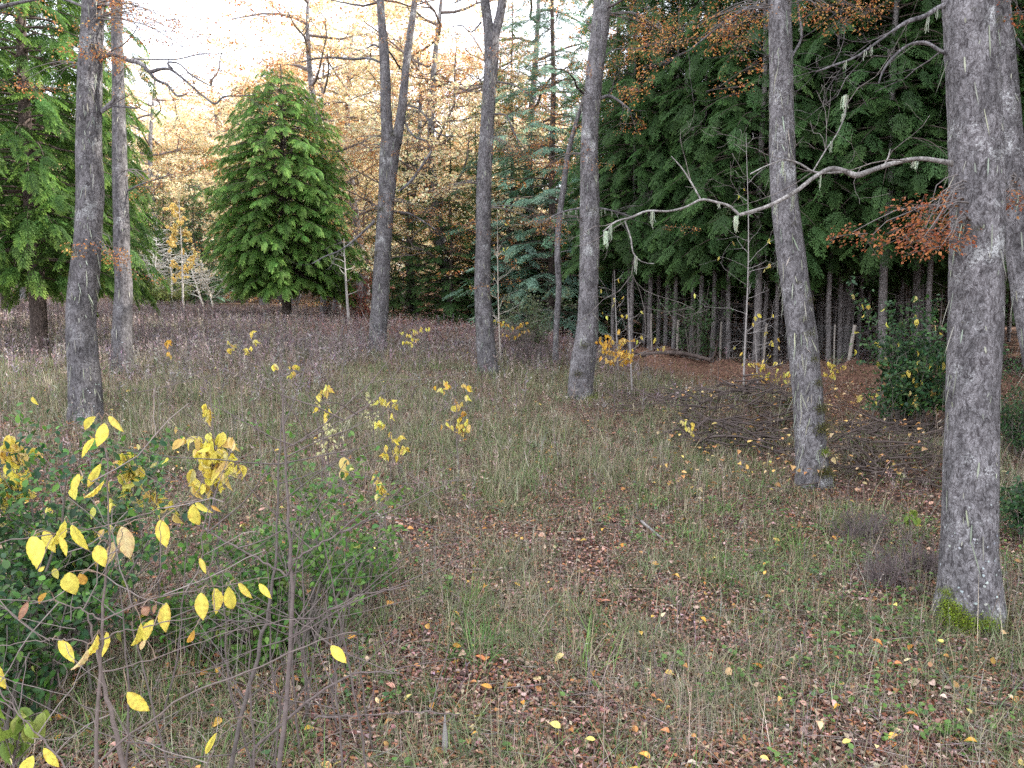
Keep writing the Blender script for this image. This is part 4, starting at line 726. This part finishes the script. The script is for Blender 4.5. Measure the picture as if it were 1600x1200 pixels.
# tall bare stems of the thicket, lower left
def stems(label, ST, d, seed, col=(.15, .12, .11), ntw=14):
    r = np.random.default_rng(seed); b0 = P(ST[0][0][0], ST[0][0][1], d); base = np.array([b0[0], b0[1], gz(b0[0], b0[1])]); T = thing('bare_sapling', label, 'sapling', base, 'bare stems of the lower left thicket')
    b = MB(); al = []
    for pts in ST:
        c, w = px_path(pts, d); c = np.vstack([[c[0, 0], c[0, 1], gz(c[0, 0], c[0, 1]) - .03], c]) if pts is ST[0] else c; w = np.concatenate([[w[0] * 1.1], w]) if pts is ST[0] else w; k = np.arange(len(c)); s = np.linspace(0, len(c) - 1, 26); pp = np.stack([np.interp(s, k, c[:, i]) for i in range(3)], 1) + r.normal(0, .003, (26, 3)); tubes(b, pp, np.interp(s, k, w) * .75, 7, col); al.append(pp)
    b.build('stem', TWIG, T, True, base); al = np.concatenate(al); st = []; tp = []; b = MB()
    for _ in range(ntw):
        q = al[r.integers(4, len(al))]; a = r.uniform(0, 6.28); grow(r, q, [math.cos(a), math.sin(a) * .6, r.uniform(.1, .8)], r.uniform(.25, .7), .0032, 1, st, tp, wig=.09, kids=(1, 3))
    put_paths(b, st, 4, col); b.build('twigs', TWIG, T, False, base)
stems('tallest bare stem of the lower left thicket, straight with thin side shoots', [[(433,1230,11),(445,1130,10),(455,1000,9),(457,900,8),(450,800,6),(447,720,5),(441,640,4),(436,560,2)],[(450,880,5),(500,850,4),(560,820,3),(600,790,2)],[(448,900,4),(400,870,4),(340,840,3),(300,815,2)],[(452,1000,4),(500,960,3),(560,930,3),(640,915,2)],[(446,700,3),(490,680,2),(540,655,2),(575,640,1)]], 3.0, 31, ntw=22)
stems('dark curved bare stem left of the tallest bare stem', [[(360,1190,10),(385,1090,9),(405,1010,8),(421,950,7),(432,860,5),(436,740,4),(440,650,2)]], 3.1, 32, (.13, .11, .1))
stems('slanting bare stem crossing the thicket to upper right', [[(395,1170,6),(440,1130,6),(500,1080,5),(560,1050,4),(610,1052,3),(628,1053,2)],[(490,1122,4),(560,1118,3),(640,1112,3),(720,1116,2)]], 3.2, 33, ntw=6)
rt = np.random.default_rng(41)
for i in range(16):
    x0 = rt.uniform(60, 560); x0 = 440 + (x0 - 300) * .62 if i % 2 else x0; y1 = rt.uniform(780, 1010); x1 = x0 + rt.normal(0, 45); dd = rt.uniform(2.7, 4.0); xm = (x0 + x1) / 2 + rt.normal(0, 14)
    stems('thin bare stem in the lower left thicket', [[(x0, 1220, 5), (xm, (1220 + y1) / 2, 4), (x1, y1, 2)]], dd, 60 + i, col=(.13, .105, .095), ntw=3)

# ------------------------------------------------------------------ brush, logs, fallen branches
def brush(label, pxr, dr, n, seed, L=(.4, 1.5), hgt=.3, col=(.13, .1, .09), rr=(.004, .012)):
    r = np.random.default_rng(seed); c = bx((pxr[0] + pxr[1]) / 2, 600, sum(dr) / 2); T = thing('brush_pile', label, 'brush pile', c); b = MB(); st = []; tp = []
    for _ in range(n):
        px = r.uniform(*pxr); d = r.uniform(*dr); q = bx(px, 600, d); q[2] += r.uniform(.02, hgt) * (1 - abs((px - sum(pxr) / 2) / (pxr[1] - pxr[0])) * 1.4)
        a = r.uniform(0, 6.28); grow(r, q - c, [math.cos(a), math.sin(a), abs(r.normal(0, .30)) - .1], r.uniform(*L), r.uniform(*rr), 1, st, tp, up=-.12, wig=.10, kids=(1, 4), spread=.5)
    put_paths(b, st, 4, col); tag(b.build('branches', TWIG, T)); return T
brush('dark heap of dead branches between the second and third trunks from the right', (1060, 1260), (9.6, 12.5), 210, 71, (.3, .9), .34, (.10, .078, .07), (.007, .02))
brush('leaf strewn heap of dead twigs left of the thickest trunk', (1290, 1470), (8.2, 10.6), 170, 72, (.25, .8), .30, (.11, .085, .075), (.006, .017))
brush('thin line of dead branches at the foot of the curved mossy trunk', (960, 1080), (12, 14), 60, 73, (.4, 1.2), .2)
def log(name, label, pts, rad_, seed, mat=BARK, cat='log'):
    r = np.random.default_rng(seed); g_ = np.array([bx(a, 600, d_) + [0, 0, h] for a, d_, h in pts]); T = thing(name, label, cat, g_[0]); b = MB(); bark_tube(b, g_, np.linspace(rad_, rad_ * .6, len(g_)), r, k=14, dens=.05); b.build('stem', mat, T, True, g_[0]); st = []; tp = []; b = MB()
    for i in range(4): grow(r, g_[r.integers(0, len(g_))] - g_[0], [r.normal(), r.normal() * .5, .4], r.uniform(.12, .4) * (1 + rad_ * 8), rad_ * .4, 1, st, tp, kids=(1, 2))
    put_paths(b, st, 5, (.8, .75, .72)); b.build('side_twigs', mat, T)
log('fallen_log', 'fallen log lying across the ground behind the straight central trunk', [(705, 19.5, .1), (790, 20, .16), (880, 20.6, .2), (960, 21, .15)], .06, 81, BARKD)
log('fallen_log', 'dark fallen log lying along the low bank before the plantation', [(1000, 18.9, .02), (1060, 18.4, .04), (1110, 18.0, .03)], .07, 82, BARKD)
log('fallen_branch', 'short bare grey stick lying in the grass near the centre', [(1005, 6.95, .1), (1022, 6.8, .07), (1045, 6.6, .03)], .014, 83, BARKP, 'branch')
log('fallen_branch', 'thin pale stick lying in the leaves below the thickest trunk', [(1495, 4.55, .03), (1520, 4.3, .05), (1550, 4.15, .02)], .006, 84, BARKP, 'branch')
# stump, small dark pebble
T = thing('broken_stub', 'weathered upright broken stub near the lower centre edge', 'stump', bx(695, 1180, 3.75)); b = MB(); z = np.linspace(-.05, .22, 12); tubes(b, np.stack([.012 * z, .01 * np.sin(z * 20), z], 1), np.interp(z, [-.05, .1, .22], [.02, .014, .003]), 9, (.3, .28, .26)); b.build('stub', TWIG, T)
b = MB(); blob(b, np.zeros(3), .022, .018, np.random.default_rng(3), (.16, .16, .17), 14, 9); o = b.build('pebble', TWIG, None, True); o.location = bx(1329, 1190, 3.95) + [0, 0, .015]; tag(o, 'small round grey pebble at the bottom edge of the photo', 'pebble')

# ------------------------------------------------------------------ ground cover (uncountable)
def scatter(r, n, d0, d1, power=0.0, pad=.12):
    """points on the ground, density falling with distance"""
    u = r.random(n); d = d0 * (d1 / d0)**u if power else d0 + (d1 - d0) * u
    x = d * r.uniform(-.70 - pad, .70 + pad, n); return x, d
def clear(x, y):
    k = np.ones(len(x), bool)
    for (a, b_, rr) in TR: k &= (x - a)**2 + (y - b_)**2 > rr**2
    return k
TR = [(P(1515,960,5.4)[0], P(1515,960,5.4)[1], .22), (P(1272,757,8.6)[0], P(1272,757,8.6)[1], .2), (P(134,660,9.5)[0], P(134,660,9.5)[1], .2)]
r = np.random.default_rng(1001)
def litter(name, label, n, d0, d1, size, cols, template, lift, wr=(.45, .75), seed=0, mask=None, tilt=.35, flat=.5):
    r = np.random.default_rng(seed); x, y = scatter(r, n, d0, d1, 1); k = clear(x, y)
    if mask is not None: k &= r.random(n) < mask(x, y)
    x = x[k]; y = y[k]; n = len(x); z = gz(x, y) + r.uniform(.002, lift, n); a = r.uniform(0, 6.28, n)
    dr = np.stack([np.cos(a), np.sin(a), r.normal(0, tilt, n)], 1); nr = np.stack([r.normal(0, tilt, n), r.normal(0, tilt, n), np.ones(n)], 1); L = size * r.uniform(.55, 1.3, n)
    M = frame(dr, nr) * L[:, None, None] * np.stack([r.uniform(*wr, n), np.ones(n), r.uniform(.5, 3, n)], -1)[:, None, :]; mb = MB(); stamp(mb, template[0], template[1], M, np.stack([x, y, z], 1), pick(r, cols, n, .2)); tag(mb.build(name, LITT), label, kind='stuff'); print(name, n)
RB = [(.24, .12, .09), (.32, .18, .14), (.16, .085, .07), (.40, .25, .20), (.28, .13, .07), (.48, .34, .28), (.12, .07, .06), (.34, .15, .08)]
patch = lambda x, y: .30 + .70 * np.clip((fbm(x * .8 + 5, y * .8 + 3) - .38) * 5, 0, 1)
litter('leaf_litter', 'small brown and red fallen leaves covering the ground', 240000, 2.8, 30, .034, RB, (DIA_V, DIA_F), .035, seed=1)
litter('fallen_leaves', 'larger tan and pinkish fallen leaves lying in the grass', 5200, 2.8, 22, .055, [(.42, .27, .20), (.50, .36, .27), (.34, .18, .11), (.45, .22, .08)], (LF_V, LF_F), .05, seed=2, mask=patch)
litter('yellow_fallen_leaves', 'scattered yellow and orange fallen leaves on the ground', 1050, 3, 22, .058, [(.70, .45, .10), (.62, .34, .07), (.72, .56, .16), (.68, .50, .28), (.55, .24, .05)], (LF_V, LF_F), .07, seed=3)
litter('needle_litter', 'yellow and tan leaves caught on the dark brush', 3600, 8, 14, .07, [(.62, .42, .14), (.55, .36, .2), (.5, .26, .10)], (LF_V, LF_F), .30, seed=4, mask=lambda x, y: ((x / y > .2) & (x / y < .58)) * .8)
litter('needle_bed', 'rusty needle litter under the spruce plantation', 60000, 11, 34, .05, [(.20, .105, .075), (.26, .14, .10), (.13, .075, .055), (.3, .18, .13)], (DIA_V, DIA_F), .03, (.12, .3), 5, mask=lambda x, y: needle_mask(x, y))

def blades(name, label, n_tuft, per, d0, d1, hgt, wid, cols, seed, dens=None, lean=.7, spreadr=.05, mat=GRASS, m=4, kind='stuff', curl=.5, hvar=.35):
    r = np.random.default_rng(seed); x, y = scatter(r, n_tuft, d0, d1, 1); k = clear(x, y)
    if dens is not None: k &= r.random(len(x)) < dens(x, y)
    x = x[k]; y = y[k]; nt_ = len(x); tc_ = pick(r, cols, nt_, .15); th = hgt * np.exp(r.normal(0, hvar, nt_))
    per_ = r.integers(max(1, per // 2), per + per // 2 + 1, nt_); ti = np.repeat(np.arange(nt_), per_); N = len(ti)
    bxp = x[ti] + r.normal(0, spreadr, N); byp = y[ti] + r.normal(0, spreadr, N); bz = gz(bxp, byp) - .01
    a = r.uniform(0, 6.28, N); ln = np.abs(r.normal(lean, lean * .5, N)); L = th[ti] * r.uniform(.5, 1.2, N); dxy = np.stack([np.cos(a), np.sin(a)], 1)
    q = np.linspace(0, 1, m); hz = L[:, None] * (q / np.sqrt(1 + ln[:, None]**2) - curl * ln[:, None] * q**2.2 * .45); hz = np.maximum(hz, .004 + .01 * q); hr = L[:, None] * (ln[:, None] * (q * .6 + q**2 * .5) / np.sqrt(1 + ln[:, None]**2))
    c0 = np.stack([bxp[:, None] + dxy[:, :1] * hr + r.normal(0, .004, (N, m)), byp[:, None] + dxy[:, 1:] * hr, bz[:, None] + hz], -1)
    b2 = a + math.pi / 2 + r.normal(0, .5, N); sd = np.stack([np.cos(b2), np.sin(b2), 0 * a], 1); wv = wid * (1 + .035 * np.maximum(y[ti] - 6, 0)) * r.uniform(.6, 1.3, N); ww = np.array([.7, 1, .7, .12]) if m == 4 else np.linspace(1, .3, m)
    Lf = c0 - sd[:, None] * (wv[:, None] * ww)[..., None] * .5; Rt = c0 + sd[:, None] * (wv[:, None] * ww)[..., None] * .5
    V = np.stack([Lf, Rt], 2).reshape(N, 2 * m, 3); f = np.array([[2 * i, 2 * i + 1, 2 * i + 3, 2 * i + 2] for i in range(m - 1)]); f = (f[None] + (np.arange(N) * 2 * m)[:, None, None]).reshape(-1, 4)
    cl = np.clip(tc_[ti] * (1 + r.normal(0, .34, (N, 1))), .02, .9); dry = r.random(N) < .25; cl[dry] = pick(r, [(.34, .28, .18), (.28, .22, .15)], dry.sum()); mb = MB(); mb.add(V.reshape(-1, 3), f, np.repeat(cl, 2 * m, axis=0)); tag(mb.build(name, mat), label, kind=kind); print(name, N)
GRN = [(.13, .185, .07), (.16, .21, .085), (.19, .215, .11), (.10, .155, .06), (.24, .24, .14), (.21, .21, .13)]
STR = [(.38, .32, .23), (.44, .38, .28), (.30, .26, .20), (.34, .29, .24), (.26, .22, .18)]
gp = lambda x, y: (1 - needle_mask(x, y) * .93) * np.clip(.35 + 2.6 * (fbm(x * .9 + 50, y * .9) - .42), .10, 1)
sp = lambda x, y: (1 - needle_mask(x, y) * .93) * np.clip(.30 + 2.6 * (fbm(x * .7 + 80, y * .7) - .45), .12, 1)
blades('grass', 'short grey green grass growing through the leaf litter', 80000, 13, 2.8, 24, .15, .0044, GRN, 11, lambda x, y: gp(x, y) * np.clip((y - .8) / 8, .2, 1) * np.where(y < 9, np.clip(.15 + 3.5 * (fbm(x * 2.1 + 5, y * 2.1) - .40), .1, 1), 1), lean=1.05, curl=.6)
blades('dry_grass', 'matted straw coloured dead grass', 60000, 11, 2.8, 24, .16, .0038, STR + [(.24, .22, .14)], 12, lambda x, y: sp(x, y) * np.clip((y - 1.2) / 8, .15, 1) * np.where(y < 9, np.clip(.15 + 3.5 * (fbm(x * 1.8 + 35, y * 1.8) - .40), .1, 1), 1), lean=1.3, curl=.85)
blades('tall_grass', 'taller grey green and straw grass of the middle of the clearing', 19000, 9, 6.5, 24, .22, .0045, GRN + STR[:3], 15, lambda x, y: gp(x, y) * np.clip((y - 6) / 5, 0, 1), lean=.45, curl=.4, spreadr=.06)
blades('green_grass_tufts', 'bright green grass tufts', 1100, 70, 3.2, 20, .16, .005, [(.10, .19, .05), (.13, .22, .06)], 13, lambda x, y: (1 - needle_mask(x, y)) * np.clip(6 * (fbm(x * .6 + 50, y * .6) - .52), 0, 1), lean=.9, spreadr=.09)
blades('tall_dry_stalks', 'thin upright straw coloured dry grass stalks', 2600, 5, 3.4, 24, .36, .0028, STR, 14, lambda x, y: sp(x, y) * np.clip((y + 1) / 9, .2, 1), lean=.2, curl=.1, spreadr=.05, m=4)
# grey purple weeds of the back half
def weeds(name, label, n, d0, d1, hgt, cols, seed, mask, side=5, rad0=.0035, bit=1):
    r = np.random.default_rng(seed); x, y = scatter(r, n, d0, d1, 0); k = r.random(n) < mask(x, y); x = x[k]; y = y[k]; n = len(x); H = hgt * r.uniform(.4, 1.3, n) * (.45 + 1.1 * fbm(x * .5 + 7, y * .5)); g_ = gz(x, y)
    ln = r.normal(0, .16, (n, 2)); q = np.linspace(0, 1, 4); pt = np.stack([x[:, None] + ln[:, :1] * H[:, None] * q, y[:, None] + ln[:, 1:] * H[:, None] * q, g_[:, None] + H[:, None] * q], -1); mb = MB(); cl = pick(r, cols, n, .2); tubes(mb, pt, np.array([1, .9, .7, .4]) * rad0, 3, cl)
    j = np.repeat(np.arange(n), side); N = len(j); t = r.uniform(.3, 1, N); p = pt[j, 0] + (pt[j, 3] - pt[j, 0]) * t[:, None]; a = r.uniform(0, 6.28, N); L = r.uniform(.04, .13, N) * (1.2 - .6 * t); dr = np.stack([np.cos(a), np.sin(a), r.uniform(.3, 1.4, N)], 1); M = frame(dr, rdir(r, N)) * np.stack([L * 0 + .014, L, L], -1)[:, None, :] * bit; stamp(mb, DIA_V, DIA_F, M, p, cl[j] * r.uniform(.8, 1.5, (N, 1))); tag(mb.build(name, TWIG), label, kind='stuff'); print(name, n)
PUR = [(.24, .195, .20), (.29, .24, .235), (.20, .155, .16), (.34, .29, .26), (.25, .19, .17)]
weeds('weed_stand', 'grey purple dead weed stalks covering the back of the clearing', 42000, 10, 34, .40, PUR, 21, lambda x, y: np.clip((y - 10.5 + 3 * (fbm(x * .4, y * .4) - .5)) / 6, 0, 1) * (1 - .95 * needle_mask(x + .8, y - 1)) * np.where((x > -3.2) & (y < 19), np.clip(.25 + .2 * (y - 15), .12, 1), 1))
weeds('rusty_weed_stand', 'reddish brown weeds with pale seed heads before the far conifers', 17000, 19, 38, .36, [(.30, .16, .13), (.36, .20, .16), (.25, .14, .12)], 22, lambda x, y: np.clip((x + 7.5) / 2.5, 0, 1) * np.clip((2.5 - x) / 1.5, 0, 1))
weeds('tall_weeds', 'taller brown grey weed stalks scattered through the middle grass', 4200, 6.5, 17, .55, [(.22, .18, .16), (.27, .22, .19), (.32, .27, .22)], 24, lambda x, y: (1 - needle_mask(x, y)) * np.clip((1.5 - x) / 4, .12, 1) * np.clip(3 * (fbm(x * .8, y * .8 + 9) - .38), .05, 1), side=6, rad0=.0028, bit=.8)
weeds('sparse_weeds', 'sparse dark dead weed stems in the front grass', 900, 3.4, 12, .30, PUR, 23, lambda x, y: sp(x, y), side=3, rad0=.0018, bit=.35)
r = np.random.default_rng(77); n = 5200; x, y = scatter(r, n, 20, 38, 0); k = (x > -7) & (x < 1.8); x = x[k]; y = y[k]; n = len(x); mb = MB(); M = frame(rdir(r, n), rdir(r, n)) * .035; stamp(mb, DIA_V, DIA_F, M, np.stack([x, y, gz(x, y) + r.uniform(.25, .45, n)], 1), pick(r, [(.6, .52, .42), (.66, .6, .5)], n)); tag(mb.build('seed_heads', LEAF), 'pale seed heads on the reddish weeds', kind='stuff')
# small twigs on the floor
r = np.random.default_rng(78); n = 5200; x, y = scatter(r, n, 3, 18, 1); a = r.uniform(0, 6.28, n); L = r.uniform(.05, .32, n); q = np.linspace(-.5, .5, 4); pt = np.stack([x[:, None] + np.cos(a)[:, None] * L[:, None] * q + r.normal(0, .004, (n, 4)), y[:, None] + np.sin(a)[:, None] * L[:, None] * q + r.normal(0, .004, (n, 4)), gz(x, y)[:, None] + r.uniform(.015, .06, (n, 1)) + r.normal(0, .01, (n, 1)) * q], -1)
mb = MB(); tubes(mb, pt, np.array([1, .9, .8, .5]) * .0022, 4, pick(r, [(.2, .16, .14), (.3, .26, .23), (.14, .11, .1)], n)); tag(mb.build('fallen_twigs', TWIG), 'short dead twigs scattered on the ground', kind='stuff')
# broad leaved green seedlings
r = np.random.default_rng(79); n = 5200; x, y = scatter(r, n, 3.1, 14, 1); k = r.random(n) < np.clip(5 * (fbm(x * .9 + 20, y * .9 + 60) - .5), 0.03, 1) * (1 - needle_mask(x, y)); x = x[k]; y = y[k]; j = np.repeat(np.arange(len(x)), 6); N = len(j); mb = MB(); a = r.uniform(0, 6.28, N); dr = np.stack([np.cos(a), np.sin(a), r.uniform(-.3, .6, N)], 1)
M = frame(dr, np.stack([r.normal(0, .3, N), r.normal(0, .3, N), np.ones(N)], 1)) * (r.uniform(.02, .045, N))[:, None, None] * np.array([.7, 1, 1]); stamp(mb, LF_V, LF_F, M, np.stack([x[j] + r.normal(0, .015, N), y[j] + r.normal(0, .015, N), gz(x[j], y[j]) + r.uniform(.02, .09, N)], 1), pick(r, [(.10, .19, .04), (.14, .24, .06), (.07, .14, .05)], N)); tag(mb.build('undergrowth', LEAFG), 'small green leafy seedlings on the forest floor', kind='stuff')
